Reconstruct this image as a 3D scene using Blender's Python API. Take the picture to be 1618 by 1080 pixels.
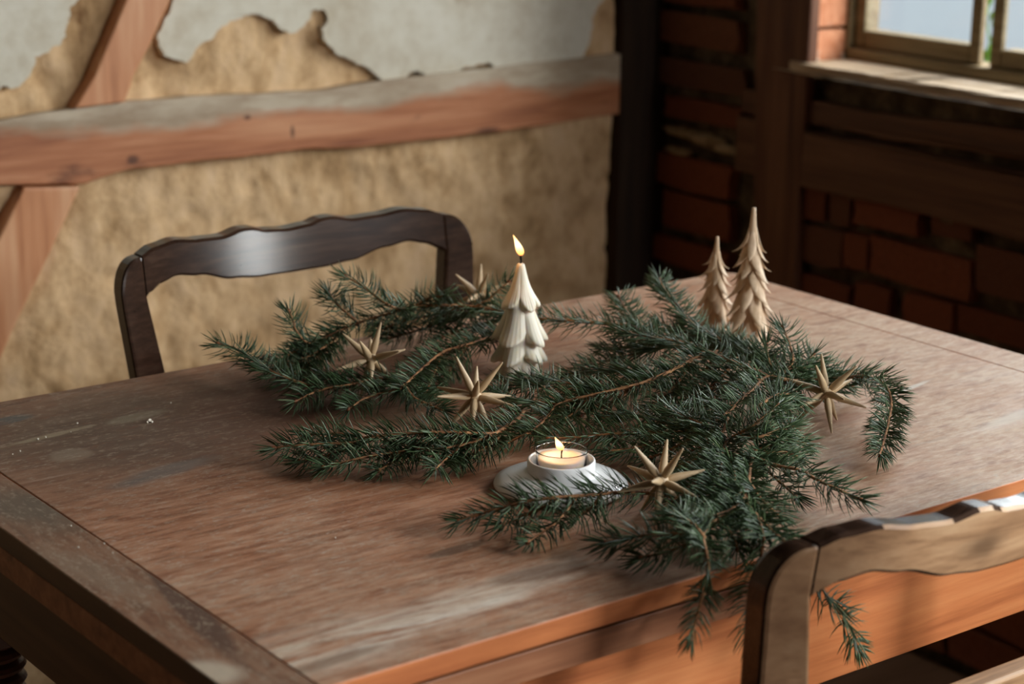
import bpy, bmesh, math, random
import numpy as np
from mathutils import Vector, Matrix, noise
from mathutils.geometry import tessellate_polygon

for o in list(bpy.data.objects):
    bpy.data.objects.remove(o)
S = bpy.context.scene
COL = S.collection

# ------------------------------------------------------------------ camera
EYE = Vector((0, 0, 1.36))
CR = Vector((0.795921, -0.605221, 0.014739))      # right
CU = Vector((0.151938, 0.223261, 0.962844))       # up
CF = Vector((0.586024, 0.764109, -0.269654))      # forward
FPX = 3146.0
cam = bpy.data.cameras.new('camera')
cam.lens = 70; cam.sensor_width = 36; cam.sensor_fit = 'HORIZONTAL'
cam.clip_start = 0.05
cam.dof.use_dof = True; cam.dof.focus_distance = 1.84; cam.dof.aperture_fstop = 5.4
co = bpy.data.objects.new('camera', cam); COL.objects.link(co)
co.matrix_world = Matrix(((CR.x, CU.x, -CF.x, EYE.x), (CR.y, CU.y, -CF.y, EYE.y), (CR.z, CU.z, -CF.z, EYE.z), (0, 0, 0, 1)))
S.camera = co
S.view_settings.view_transform = 'Standard'; S.view_settings.look = 'None'
S.view_settings.gamma = 1; S.view_settings.use_curve_mapping = False
S.view_settings.exposure = 0.0

# ------------------------------------------------------------------ sky and daylight
W = bpy.data.worlds.new('overcast_sky'); S.world = W; W.use_nodes = True
bg = W.node_tree.nodes['Background']
bg.inputs[0].default_value = (0.80, 0.89, 0.97, 1); bg.inputs[1].default_value = 0.80

def area(name, loc, target, sx, sy, energy, col, portal=False):
    l = bpy.data.lights.new(name, 'AREA'); l.shape = 'RECTANGLE'; l.size = sx; l.size_y = sy
    l.energy = energy; l.color = col
    if portal: l.cycles.is_portal = True
    o = bpy.data.objects.new(name, l); COL.objects.link(o); o.location = loc
    d = (Vector(target) - Vector(loc)).normalized()
    o.rotation_euler = d.to_track_quat('-Z', 'Y').to_euler()
    return o
# lamps at the windows; the aslant beam and the unseen third one are added
area('added_beam_first_window', (3.95, 0.12, 2.05), (1.80, 2.6, .85), 1.10, 1.10, 60, (0.98, 0.985, 1.0))  # added beam, aimed past the table onto the back wall
area('daylight_first_window', (2.95, 1.72, 1.60), (1.3, 1.9, .95), 1.20, 0.90, 48, (0.97, 0.985, 1.0))
area('daylight_second_window', (2.485, 0.10, 1.32), (1.2, 0.10, 1.32), 0.38, 0.82, 48, (0.97, 0.985, 1.0))
area('added_light_third_window', (2.485, -1.22, 1.92), (1.2, -0.6, 1.60), 1.30, 0.52, 150, (0.97, 0.985, 1.0))  # added lamp, set high to brighten the near-side faces
area('portal_first_window', (2.60, 1.70, 1.35), (1.5, 1.70, 1.35), 1.1, 0.86, 1, (1, 1, 1), True)

# ------------------------------------------------------------------ pixel -> place helpers (a ray of the photograph met with a real plane)
def ray(px, py):
    return CR * ((px - 809) / FPX) - CU * ((py - 540) / FPX) + CF
def onz(px, py, z):
    d = ray(px, py); return EYE + d * ((z - EYE.z) / d.z)
def ony(px, py, y):
    d = ray(px, py); return EYE + d * (y / d.y)
def onx(px, py, x):
    d = ray(px, py); return EYE + d * (x / d.x)

# ------------------------------------------------------------------ object helpers
ORG = {}
def link(o, parent=None):
    COL.objects.link(o)
    if parent is not None: o.parent = parent
    return o
def thing(name, label, cat, loc=(0, 0, 0), group=None):
    o = bpy.data.objects.new(name, None); o.empty_display_size = .05
    link(o); o.location = loc; o['label'] = label; o['category'] = cat
    if group: o['group'] = group
    ORG[o.name] = Vector(loc)
    return o
def mesh(name, V, F, mat, parent=None, smooth=False, label=None, stuff=False):
    """vertices in world space; stored relative to the thing they belong to"""
    org = ORG.get(parent.name, Vector()) if parent is not None else Vector()
    me = bpy.data.meshes.new(name)
    if isinstance(V, np.ndarray): V = (V - np.array(org)).tolist()
    else: V = [tuple(Vector(v) - org) for v in V]
    me.from_pydata(V, [], F)
    if smooth: me.polygons.foreach_set('use_smooth', [True] * len(me.polygons))
    me.materials.append(getattr(mat, "m", mat)); me.update()
    o = bpy.data.objects.new(name, me); link(o, parent); ORG[o.name] = org
    if label: o['label'] = label
    if stuff: o['kind'] = 'stuff'
    return o
def fromb(name, bm, mat, parent=None, smooth=False, **k):
    bm.verts.ensure_lookup_table(); bm.verts.index_update()
    V = [v.co.copy() for v in bm.verts]; F = [[v.index for v in f.verts] for f in bm.faces]
    bm.free()
    return mesh(name, V, F, mat, parent, smooth, **k)
def structure(o): o['kind'] = 'structure'; return o
def boxbm(lo, hi, bev=0.0, seg=2, bm=None):
    bm = bm or bmesh.new()
    r = bmesh.ops.create_cube(bm, size=1)['verts']
    lo = Vector(lo); hi = Vector(hi)
    for v in r:
        v.co = Vector(((lo[i] + hi[i]) / 2 + v.co[i] * (hi[i] - lo[i]) for i in range(3)))
    if bev > 0:
        es = list({e for v in r for e in v.link_edges})
        bmesh.ops.bevel(bm, geom=es, offset=bev, segments=seg, profile=.5, affect='EDGES')
    return bm
def box(name, lo, hi, mat, parent=None, bev=0.0, **k):
    return fromb(name, boxbm(lo, hi, bev), mat, parent, **k)
def prism(name, pts, fn, mat, parent=None, smooth=False, bev=0, **k):
    """polygon pts (2D) pushed between fn(p,0) front and fn(p,1) back"""
    n = len(pts)
    V = [fn(p, 0) for p in pts] + [fn(p, 1) for p in pts]
    T = tessellate_polygon([[Vector((p[0], p[1], 0)) for p in pts]])
    F = [list(t) for t in T] + [[i + n for i in reversed(t)] for t in T]
    F += [[i, (i + 1) % n, (i + 1) % n + n, i + n] for i in range(n)]
    bm = bmesh.new(); vs = [bm.verts.new(v) for v in V]
    for f in F:
        try: bm.faces.new([vs[i] for i in f])
        except ValueError: pass
    bmesh.ops.recalc_face_normals(bm, faces=bm.faces[:])
    if bev:
        es = [e for e in bm.edges if len(e.link_faces) == 2 and e.calc_face_angle(0) > 0.9]
        bmesh.ops.bevel(bm, geom=es, offset=bev, segments=2, profile=.5, affect='EDGES')
    return fromb(name, bm, mat, parent, smooth, **k)
def lathe(name, prof, c, mat, parent=None, n=40, axis=None, smooth=True, **k):
    V = []; F = []; m = len(prof)
    for r, z in prof:
        for i in range(n):
            a = 2 * math.pi * i / n
            V.append(Vector(c) + Vector((r * math.cos(a), r * math.sin(a), z)))
    for j in range(m - 1):
        for i in range(n):
            F.append([j * n + i, j * n + (i + 1) % n, (j + 1) * n + (i + 1) % n, (j + 1) * n + i])
    F.append([i for i in reversed(range(n))]) if prof[0][0] > 1e-6 else None
    F.append([(m - 1) * n + i for i in range(n)]) if prof[-1][0] > 1e-6 else None
    return mesh(name, V, F, mat, parent, smooth, **k)
def catmull(P, step):
    P = [Vector(p) for p in P]
    if len(P) == 2: P = [P[0], (P[0] + P[1]) / 2, P[1]]
    Q = [P[0] * 2 - P[1]] + P + [P[-1] * 2 - P[-2]]
    out = []
    for i in range(1, len(Q) - 2):
        a, b, c, d = Q[i - 1:i + 3]
        n = max(1, round((c - b).length / step))
        for j in range(n):
            t = j / n
            out.append(0.5 * ((2 * b) + (c - a) * t + (2 * a - 5 * b + 4 * c - d) * t * t + (3 * b - a - 3 * c + d) * t ** 3))
    out.append(P[-1]); return out
def tube_data(P, rad, n=6, jit=0, rng=None):
    V = []; F = []; m = len(P)
    for i, p in enumerate(P):
        t = (P[min(i + 1, m - 1)] - P[max(i - 1, 0)]).normalized()
        u = t.cross(Vector((0, 0, 1)))
        if u.length < .05: u = t.cross(Vector((0, 1, 0)))
        u.normalize(); w = u.cross(t)
        r = rad(i / (m - 1))
        if jit: r *= 1 + rng.uniform(-jit, jit)
        for k in range(n):
            a = 2 * math.pi * k / n
            V.append(p + (u * math.cos(a) + w * math.sin(a)) * r)
    for i in range(m - 1):
        for k in range(n):
            F.append([i * n + k, i * n + (k + 1) % n, (i + 1) * n + (k + 1) % n, (i + 1) * n + k])
    F.append(list(range(n))[::-1]); F.append([(m - 1) * n + k for k in range(n)])
    return V, F

# ------------------------------------------------------------------ material helpers
class Mat:
    def __init__(s, name, rough=.6, spec=.5):
        s.m = bpy.data.materials.new(name); s.m.use_nodes = True
        s.t = s.m.node_tree; s.b = s.t.nodes['Principled BSDF']
        s.b.inputs['Roughness'].default_value = rough
        s.b.inputs['Specular IOR Level'].default_value = spec
        s._c = None
    def n(s, ty, **k):
        x = s.t.nodes.new(ty)
        for a, v in k.items(): setattr(x, a, v)
        return x
    def l(s, a, b): s.t.links.new(a, b)
    def set(s, sock, v):
        if hasattr(v, 'is_output') or isinstance(v, bpy.types.NodeSocket): s.l(v, sock)
        elif isinstance(v, (tuple, list)) and len(v) == 3 and sock.type == 'RGBA': sock.default_value = (*v, 1)
        else: sock.default_value = v
    @property
    def co(s):
        if s._c is None: s._c = s.n('ShaderNodeTexCoord').outputs['Object']
        return s._c
    def map(s, scale=(1, 1, 1), rot=(0, 0, 0), loc=(0, 0, 0), vec=None, kind='POINT'):
        x = s.n('ShaderNodeMapping', vector_type=kind); s.l(vec or s.co, x.inputs[0])
        x.inputs[1].default_value = loc; x.inputs[2].default_value = rot; x.inputs[3].default_value = scale
        return x.outputs[0]
    def noise(s, scale, detail=4, rough=.55, vec=None, dist=0):
        x = s.n('ShaderNodeTexNoise'); s.l(vec or s.co, x.inputs['Vector'])
        x.inputs['Scale'].default_value = scale; x.inputs['Detail'].default_value = detail
        x.inputs['Roughness'].default_value = rough; x.inputs['Distortion'].default_value = dist
        return x.outputs['Fac']
    def rng(s, v, a, b, c=0., d=1., smooth=False):
        x = s.n('ShaderNodeMapRange'); s.l(v, x.inputs[0])
        if smooth: x.interpolation_type = 'SMOOTHSTEP'
        for i, q in enumerate((a, b, c, d)): x.inputs[i + 1].default_value = q
        return x.outputs[0]
    def math(s, op, a, b=0.):
        x = s.n('ShaderNodeMath', operation=op); s.set(x.inputs[0], a); s.set(x.inputs[1], b); return x.outputs[0]
    def mix(s, f, a, b, blend='MIX'):
        x = s.n('ShaderNodeMix', data_type='RGBA', blend_type=blend)
        s.set(x.inputs[0], f); s.set(x.inputs[6], a); s.set(x.inputs[7], b); return x.outputs[2]
    def ramp(s, f, stops):
        x = s.n('ShaderNodeValToRGB'); s.l(f, x.inputs[0]); e = x.color_ramp.elements
        while len(e) < len(stops): e.new(0)
        for q, (p, c) in zip(e, stops): q.position = p; q.color = (*c, 1)
        return x.outputs[0]
    def sep(s, vec=None):
        x = s.n('ShaderNodeSeparateXYZ'); s.l(vec or s.co, x.inputs[0]); return x.outputs
    def blob(s, c, r, rot=0, soft=.5, wob=.35, wscale=9, xz=False):
        """soft-edged stain: an ellipse at c in the xy plane, ragged by noise"""
        src = None
        if xz:
            q = s.sep(); cb = s.n('ShaderNodeCombineXYZ'); s.l(q[0], cb.inputs[0]); s.l(q[2], cb.inputs[1]); src = cb.outputs[0]
        v = s.map(loc=c, rot=(0, 0, rot), scale=(*r, 1), vec=src, kind='TEXTURE')
        x = s.n('ShaderNodeSeparateXYZ'); s.l(v, x.inputs[0])
        l = s.math('SQRT', s.math('ADD', s.math('MULTIPLY', x.outputs[0], x.outputs[0]), s.math('MULTIPLY', x.outputs[1], x.outputs[1])))
        l = s.math('ADD', l, s.math('MULTIPLY', s.math('SUBTRACT', s.noise(wscale, 5), .5), wob * 2))
        return s.rng(l, 1 - soft, 1 + soft * .3, 1, 0, True)
    def color(s, v): s.set(s.b.inputs['Base Color'], v); return s
    def rough(s, v): s.set(s.b.inputs['Roughness'], v); return s
    def bump(s, h, strength=.3, dist=.002):
        x = s.n('ShaderNodeBump'); x.inputs['Strength'].default_value = strength; x.inputs['Distance'].default_value = dist
        s.l(h, x.inputs['Height']); s.l(x.outputs[0], s.b.inputs['Normal']); return s
    def rand(s):
        return s.n('ShaderNodeObjectInfo').outputs['Random']

def wood(name, dark, mid, light, grain=(3, 60, 60), rough=.5, spec=.5, bump=.15, sc=1.0, seed=0):
    m = Mat(name, rough, spec)
    v = m.map(scale=grain, loc=(seed, seed * .7, 0))
    g = m.noise(sc, 6, .6, v, .6); g2 = m.noise(sc * 3.1, 3, .6, v)
    f = m.math('ADD', m.math('MULTIPLY', g, .7), m.math('MULTIPLY', g2, .3))
    m.color(m.ramp(f, [(.32, dark), (.5, mid), (.68, light)]))
    m.bump(f, bump, .001)
    return m

# --- loam / clay
M_loam = Mat('loam_plaster', .95, .1)
a = M_loam.noise(7, 8, .62, None, .8); b_ = M_loam.noise(28, 6, .7, M_loam.map(scale=(1, 1, .6), rot=(0, .5, 0)))
f = M_loam.math('ADD', M_loam.math('MULTIPLY', a, .55), M_loam.math('MULTIPLY', b_, .45))
c = M_loam.ramp(f, [(.34, (.22, .12, .055)), (.44, (.46, .29, .145)), (.53, (.62, .415, .23)), (.66, (.71, .50, .305))])
M_loam.color(c).bump(M_loam.math('ADD', f, M_loam.math('MULTIPLY', M_loam.noise(110, 4), .4)), .8, .006)
# --- lime plaster
M_lime = Mat('lime_plaster', .9, .15)
a = M_lime.noise(5, 6, .6); b_ = M_lime.noise(40, 5, .65)
c = M_lime.ramp(M_lime.math('ADD', M_lime.math('MULTIPLY', a, .7), M_lime.math('MULTIPLY', b_, .3)), [(.33, (.50, .43, .32)), (.5, (.62, .57, .46)), (.68, (.70, .66, .56))])
sp = M_lime.rng(M_lime.noise(16, 3, .5), .68, .75)
M_lime.color(M_lime.mix(M_lime.math('MULTIPLY', sp, .5), c, (.30, .20, .11))).bump(b_, .35, .003)
# --- old rail timber with the grey lime residue along its top
M_rail = wood('old_rail_timber', (.20, .060, .022), (.40, .150, .062), (.56, .27, .135), (2.2, 40, 30), .55, .4, .3)
zz = M_rail.sep()[2]
edge = M_rail.math('ADD', zz, M_rail.math('MULTIPLY', M_rail.math('SUBTRACT', M_rail.noise(2.2, 4, .6, M_rail.map(scale=(1.6, 1, 3))), .5), .10))
gm = M_rail.rng(edge, .852, .872)
grey = M_rail.ramp(M_rail.noise(14, 6, .65, M_rail.map(scale=(.5, 1, 2))), [(.35, (.30, .21, .13)), (.6, (.47, .38, .27)), (.8, (.55, .47, .36))])
basec = M_rail.b.inputs['Base Color'].links[0].from_socket
stain = M_rail.rng(M_rail.noise(6, 5, .6, M_rail.map(scale=(.7, 1, 2.2))), .60, .68)
basec = M_rail.mix(M_rail.math('MULTIPLY', stain, .75), basec, (.10, .028, .010))
railc = M_rail.mix(gm, basec, grey)
for kx, kz, ka, kb in ((1.325, .815, .012, .008), (1.622, .790, .006, .011), (1.41, .779, .013, .006), (1.60, .832, .004, .012), (1.52, .862, .008, .005), (1.98, .800, .030, .006), (2.18, .792, .035, .007)):
    railc = M_rail.mix(M_rail.math('MULTIPLY', M_rail.blob((kx, kz, 0), (ka, kb), 0, .6, .35, 40, True), .85), railc, (.085, .030, .014))
M_rail.color(railc)
M_brace = wood('planed_brace_timber', (.34, .125, .050), (.55, .245, .115), (.68, .38, .21), (30, 30, 2.0), .36, .5, .2, 1.0, 3.3)
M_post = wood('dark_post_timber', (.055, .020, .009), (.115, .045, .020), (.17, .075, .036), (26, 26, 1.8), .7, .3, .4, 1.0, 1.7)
M_cornerpost = wood('blackish_corner_timber', (.012, .0065, .004), (.026, .014, .007), (.045, .025, .013), (26, 26, 1.8), .8, .2, .4, 1.0, 5.7)  # nearly black brown timber
M_hbeam = wood('dark_window_rail_timber', (.045, .017, .008), (.105, .044, .020), (.16, .075, .036), (30, 1.6, 34), .7, .3, .5, 1.0, 8.7)
# --- brick, mortar, stone
M_brick = Mat('old_red_brick', .9, .15)
a = M_brick.noise(22, 6, .65); r_ = M_brick.rand()
c1 = M_brick.ramp(r_, [(0, (.17, .052, .024)), (.3, (.25, .075, .034)), (.6, (.21, .068, .034)), (.85, (.13, .058, .034)), (1, (.26, .095, .045))])
c = M_brick.mix(M_brick.rng(a, .35, .7), M_brick.mix(.5, c1, (.05, .02, .01)), c1)
c = M_brick.mix(M_brick.math('MULTIPLY', M_brick.rng(M_brick.noise(30, 5, .6), .62, .74), .55), c, (.30, .22, .15))
M_brick.color(c).bump(a, .7, .004)
M_mortar = Mat('dark_clay_mortar', .95, .1)
a = M_mortar.noise(18, 7, .65)
M_mortar.color(M_mortar.ramp(a, [(.35, (.034, .023, .013)), (.52, (.090, .062, .037)), (.72, (.21, .155, .095))])).bump(a, .9, .008)
M_stone = Mat('field_stone', .9, .2)
a = M_stone.noise(20, 6, .6)
M_stone.color(M_stone.ramp(a, [(.35, (.06, .042, .024)), (.55, (.13, .092, .055)), (.75, (.21, .155, .095))])).bump(a, .7, .005)
M_lump = Mat('pale_mortar_lump', .95, .1)
a = M_lump.noise(40, 6, .6)
M_lump.color(M_lump.ramp(a, [(.35, (.16, .10, .055)), (.6, (.36, .26, .15))])).bump(a, .7, .004)
M_reveal = Mat('reveal_brick_with_lime_flecks', .9, .15)
a = M_reveal.noise(34, 5, .6)
c = M_reveal.ramp(M_reveal.noise(60, 4), [(.3, (.40, .14, .065)), (.7, (.60, .28, .155))])
M_reveal.color(M_reveal.mix(M_reveal.rng(a, .56, .64), c, (.60, .52, .42))).bump(a, .6, .004)
# --- window timber, sill
M_frame = wood('weathered_window_timber', (.10, .070, .030), (.21, .155, .080), (.30, .24, .14), (40, 3, 40), .75, .3, .4)
M_sill = wood('bleached_sill_board', (.20, .12, .06), (.48, .36, .24), (.66, .56, .43), (20, 2, 30), .6, .4, .5)
# --- glass
def pane_mat(name, tr, col, tint):
    m = bpy.data.materials.new(name); m.use_nodes = True; t = m.node_tree; t.nodes.clear()
    o = t.nodes.new('ShaderNodeOutputMaterial'); mx = t.nodes.new('ShaderNodeMixShader'); mx2 = t.nodes.new('ShaderNodeMixShader')
    a = t.nodes.new('ShaderNodeBsdfTransparent'); a.inputs[0].default_value = (*tint, 1)
    b = t.nodes.new('ShaderNodeBsdfTranslucent'); b.inputs[0].default_value = (*col, 1)
    g = t.nodes.new('ShaderNodeBsdfGlossy'); g.inputs['Roughness'].default_value = .05
    mx.inputs[0].default_value = 1 - tr
    t.links.new(a.outputs[0], mx.inputs[1]); t.links.new(b.outputs[0], mx.inputs[2])
    mx2.inputs[0].default_value = .045; t.links.new(mx.outputs[0], mx2.inputs[1]); t.links.new(g.outputs[0], mx2.inputs[2])
    t.links.new(mx2.outputs[0], o.inputs[0]); return m
M_dustpane = pane_mat('dusty_window_glass', .985, (.92, .95, .97), (.96, .98, .98))
M_pane = pane_mat('clear_window_glass', .97, (.9, .9, .9), (.97, .98, .97))
M_cup = Mat('clear_cup_glass', .02, .5)
M_cup.b.inputs['Transmission Weight'].default_value = 1; M_cup.b.inputs['IOR'].default_value = 1.45
M_cup.color((.97, .98, .97))
# --- table
def table_mat(name, light):
    m = Mat(name, .5, .3)
    v = m.map(scale=(17, 120, 20)) if light != 'end' else m.map(scale=(120, 17, 20))
    g = m.noise(1.0, 7, .62, v, .5)
    g2 = m.noise(1, 5, .7, m.map(scale=(55, 200, 20) if light != 'end' else (200, 55, 20)))
    big = m.noise(5.5, 6, .6, None, .6)
    base = m.ramp(g, [(.30, (.17, .062, .026)), (.48, (.32, .138, .070)), (.66, (.44, .225, .130))])
    pale = m.ramp(g2, [(.3, (.36, .205, .124)), (.7, (.57, .415, .295))])
    xs = m.sep()
    # paler right with painted window sheen, bleached near edge, dark and dusty far left
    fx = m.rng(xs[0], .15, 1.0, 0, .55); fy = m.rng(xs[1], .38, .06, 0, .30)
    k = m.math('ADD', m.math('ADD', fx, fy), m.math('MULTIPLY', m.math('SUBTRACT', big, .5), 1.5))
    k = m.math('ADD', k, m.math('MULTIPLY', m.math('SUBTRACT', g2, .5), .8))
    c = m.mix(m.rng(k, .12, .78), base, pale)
    # fine pale scuffs
    sc = m.rng(m.noise(1, 4, .7, m.map(scale=(110, 260, 60) if light != 'end' else (260, 110, 60))), .57, .66)
    c = m.mix(m.math('MULTIPLY', sc, m.rng(big, .36, .60, .20, .70)), c, (.46, .38, .30))
    rd = m.rng(m.noise(1, 4, .6, m.map(scale=(26, 95, 20) if light != 'end' else (95, 26, 20), loc=(3, 1, 0))), .55, .68)
    c = m.mix(m.math('MULTIPLY', rd, .6), c, (.17, .050, .020))
    return m, c, big, g
M_top, c, big, g = table_mat('worn_table_top', 'top')
m = M_top
def TL(px, py):   # table-local position of a pixel on the top
    p = onz(px, py, .76); return (p.x - .607, p.y - 1.072, 0)
def stain(c, px, py, r, rot, colr, amt, soft=.5, wob=.4, ws=9, streak=False):
    k = m.math('MULTIPLY', m.blob(TL(px, py), r, rot, soft, wob, ws), amt)
    if streak: k = m.math('MULTIPLY', k, m.rng(m.noise(1, 6, .65, m.map(scale=(9, 55, 20), loc=(1.3, .4, 0)), .8), .38, .58))
    return m.mix(k, c, colr)
c = stain(c, 330, 660, (.24, .13), .1, (.085, .033, .018), .75)
c = stain(c, 520, 620, (.22, .10), .0, (.090, .033, .018), .7)
c = stain(c, 120, 660, (.20, .12), .5, (.115, .085, .055), .65, .9, .8, 14)
c = stain(c, 60, 690, (.22, .30), .15, (.085, .050, .032), .62, .9, .5, 5)
c = stain(c, 300, 690, (.22, .10), .15, (.10, .060, .040), .45, .9, .7, 9)
c = stain(c, 217, 658, (.036, .012), .1, (.21, .175, .115), .55, .35, .45, 20)
c = stain(c, 112, 718, (.022, .020), .3, (.26, .20, .14), .5, .3, .5, 20)
c = stain(c, 70, 690, (.055, .006), .12, (.30, .24, .15), .6, .4, .7, 30)
c = stain(c, 10, 664, (.03, .012), .1, (.07, .075, .072), .8, .3, .3)
c = stain(c, 260, 745, (.07, .018), .25, (.12, .115, .105), .6, .5, .6, 16)
c = stain(c, 560, 1010, (.22, .045), .06, (.66, .56, .45), .85, 1.0, .9, 11, True)
c = stain(c, 620, 1000, (.16, .012), .05, (.74, .68, .59), .8, .9, 1.1, 18, True)
c = stain(c, 800, 925, (.16, .020), .0, (.62, .53, .43), .75, .9, .9, 14, True)
c = stain(c, 430, 1058, (.06, .028), .1, (.66, .58, .45), .85, .8, .8, 14, True)
c = stain(c, 520, 1045, (.05, .008), .05, (.15, .085, .05), .6, .5, .6, 16)
c = stain(c, 720, 868, (.035, .008), .05, (.075, .042, .028), .75, .4, .3)
c = stain(c, 850, 905, (.05, .016), -.1, (.12, .065, .04), .6, .4, .4)
c = stain(c, 1335, 660, (.035, .016), .2, (.20, .075, .035), .6, .5, .3)
c = stain(c, 1440, 612, (.035, .004), .2, (.62, .57, .50), .7, .4, .4, 30)
c = stain(c, 1600, 660, (.06, .012), .1, (.55, .48, .40), .6, .6, .6, 16)
c = stain(c, 1090, 890, (.10, .03), .1, (.13, .095, .075), .5, .6, .5)
fleck = M_top.rng(M_top.noise(1, 5, .72, M_top.map(scale=(95, 240, 60), loc=(2, 5, 0))), .54, .64)
c = M_top.mix(M_top.math('MULTIPLY', fleck, M_top.rng(M_top.sep()[0], .05, .70, .50, .12)), c, (.36, .29, .21))
fleck2 = M_top.rng(M_top.noise(1, 5, .7, M_top.map(scale=(40, 130, 60), loc=(7, 1, 0))), .55, .66)
c = M_top.mix(M_top.math('MULTIPLY', fleck2, M_top.rng(M_top.sep()[0], .05, .60, .45, .0)), c, (.20, .075, .035))
wear = M_top.math('MULTIPLY', M_top.rng(M_top.noise(3, 6, .65, M_top.map(scale=(3, 40, 10))), .60, .75), .5)
M_top.color(M_top.mix(wear, c, (.36, .27, .21)))
M_top.rough(M_top.rng(M_top.noise(8, 5, .6, M_top.map(scale=(1, 5, 1))), .3, .7, .46, .66)).bump(g, .2, .0012)
M_end, c, big, g = table_mat('worn_table_end_board', 'end')
m = M_end
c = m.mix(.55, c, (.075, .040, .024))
c = stain(c, 40, 800, (.05, .09), .1, (.10, .080, .058), .8, .7, .6, 14)
p0 = Vector(TL(190, 838)); p1 = Vector(TL(385, 1052)); mid = (p0 + p1) / 2; d = p1 - p0
c = m.mix(m.math('MULTIPLY', m.blob(tuple(mid), (d.length / 2, .0125), math.atan2(d.y, d.x), .35, .35, 14), .85), c, (.075, .036, .024))
c = stain(c, 330, 1062, (.022, .03), .6, (.55, .47, .36), .7, .5, .4)
c = stain(c, 130, 900, (.02, .09), .15, (.22, .16, .11), .5, .8, .9, 26)
fleck = M_end.rng(M_end.noise(1, 5, .72, M_end.map(scale=(210, 110, 60), loc=(2, 5, 0))), .53, .63)
c = m.mix(m.math('MULTIPLY', fleck, .45), c, (.36, .29, .21))
M_end.color(c).rough(.5).bump(g, .2, .0012)
M_edge = wood('orange_pine_apron', (.33, .090, .026), (.54, .180, .058), (.66, .26, .095), (2.6, 40, 42), .5, .45, .2, 1.0, 2.2)
kn = M_edge.rng(M_edge.noise(5, 4, .5, M_edge.map(scale=(1, 1, 2))), .66, .72)
M_edge.color(M_edge.mix(M_edge.math('MULTIPLY', kn, .5), M_edge.b.inputs['Base Color'].links[0].from_socket, (.20, .05, .015)))
M_edge_shade = wood('shaded_pine_end_apron', (.05, .022, .010), (.085, .038, .016), (.12, .056, .025), (40, 2.6, 42), .5, .45, .2, 1.0, 4.2)  # the apron pine again, darkened for the shade on the end faces
M_leaf = wood('brown_table_leaf', (.15, .055, .024), (.29, .115, .052), (.42, .20, .10), (2.6, 40, 42), .5, .45, .2, 1.0, 6.1)
M_leg = wood('turned_leg_wood', (.055, .022, .010), (.11, .046, .020), (.17, .078, .036), (40, 40, 3), .45, .5, .2)
# --- chairs
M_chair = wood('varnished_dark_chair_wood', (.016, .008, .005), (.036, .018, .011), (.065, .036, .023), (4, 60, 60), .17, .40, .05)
M_chair2 = wood('rubbed_brown_chair_wood', (.18, .092, .046), (.43, .25, .132), (.60, .39, .225), (5, 60, 60), .36, .5, .12)
bl = M_chair2.rng(M_chair2.noise(9, 3, .5), .60, .74)
M_chair2.color(M_chair2.mix(M_chair2.math('MULTIPLY', bl, .75), M_chair2.b.inputs['Base Color'].links[0].from_socket, (.07, .036, .018)))
c = M_chair2.b.inputs['Base Color'].links[0].from_socket
c = M_chair2.mix(M_chair2.math('MULTIPLY', M_chair2.blob((-.215, .78, 0), (.10, .14), 0, .8, .35, 12, True), .78), c, (.10, .050, .024))
c = M_chair2.mix(M_chair2.math('MULTIPLY', M_chair2.blob((-.048, .808, 0), (.030, .014), .1, .9, .5, 20, True), .75), c, (.11, .060, .032))
M_chair2.color(c)
# --- needles, bark, buds
M_needle = Mat('spruce_needle', .42, .36)
at = M_needle.n('ShaderNodeAttribute', attribute_name='tint').outputs['Fac']
M_needle.color(M_needle.ramp(at, [(0, (.015, .031, .012)), (.45, (.034, .067, .025)), (.75, (.075, .122, .050)), (1, (.16, .21, .11))]))
M_bark = Mat('spruce_twig_bark', .8, .3)
a = M_bark.noise(160, 4, .6)
M_bark.color(M_bark.ramp(a, [(.35, (.12, .050, .022)), (.55, (.30, .145, .062)), (.75, (.46, .26, .12))])).bump(a, .6, .001)
M_bud = Mat('spruce_bud', .6, .4); a = M_bud.noise(400, 3)
M_bud.color(M_bud.ramp(a, [(.4, (.12, .035, .012)), (.65, (.38, .14, .05))]))
# --- small wood things
def pale_wood(name, cs, rough=.5):
    m = Mat(name, rough, .4)
    v = m.map(scale=(90, 90, 14))
    g = m.noise(1.2, 4, .6, v)
    m.color(m.ramp(g, [(.35, cs[0]), (.65, cs[1])])).bump(g, .15, .0005); return m
M_star = pale_wood('turned_star_wood', ((.36, .245, .13), (.56, .42, .26)), .48)
M_carve = pale_wood('carved_tree_wood', ((.46, .315, .19), (.68, .51, .35)), .55)
M_curl = pale_wood('carved_curl_wood', ((.50, .345, .205), (.72, .55, .385)), .55)
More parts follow.
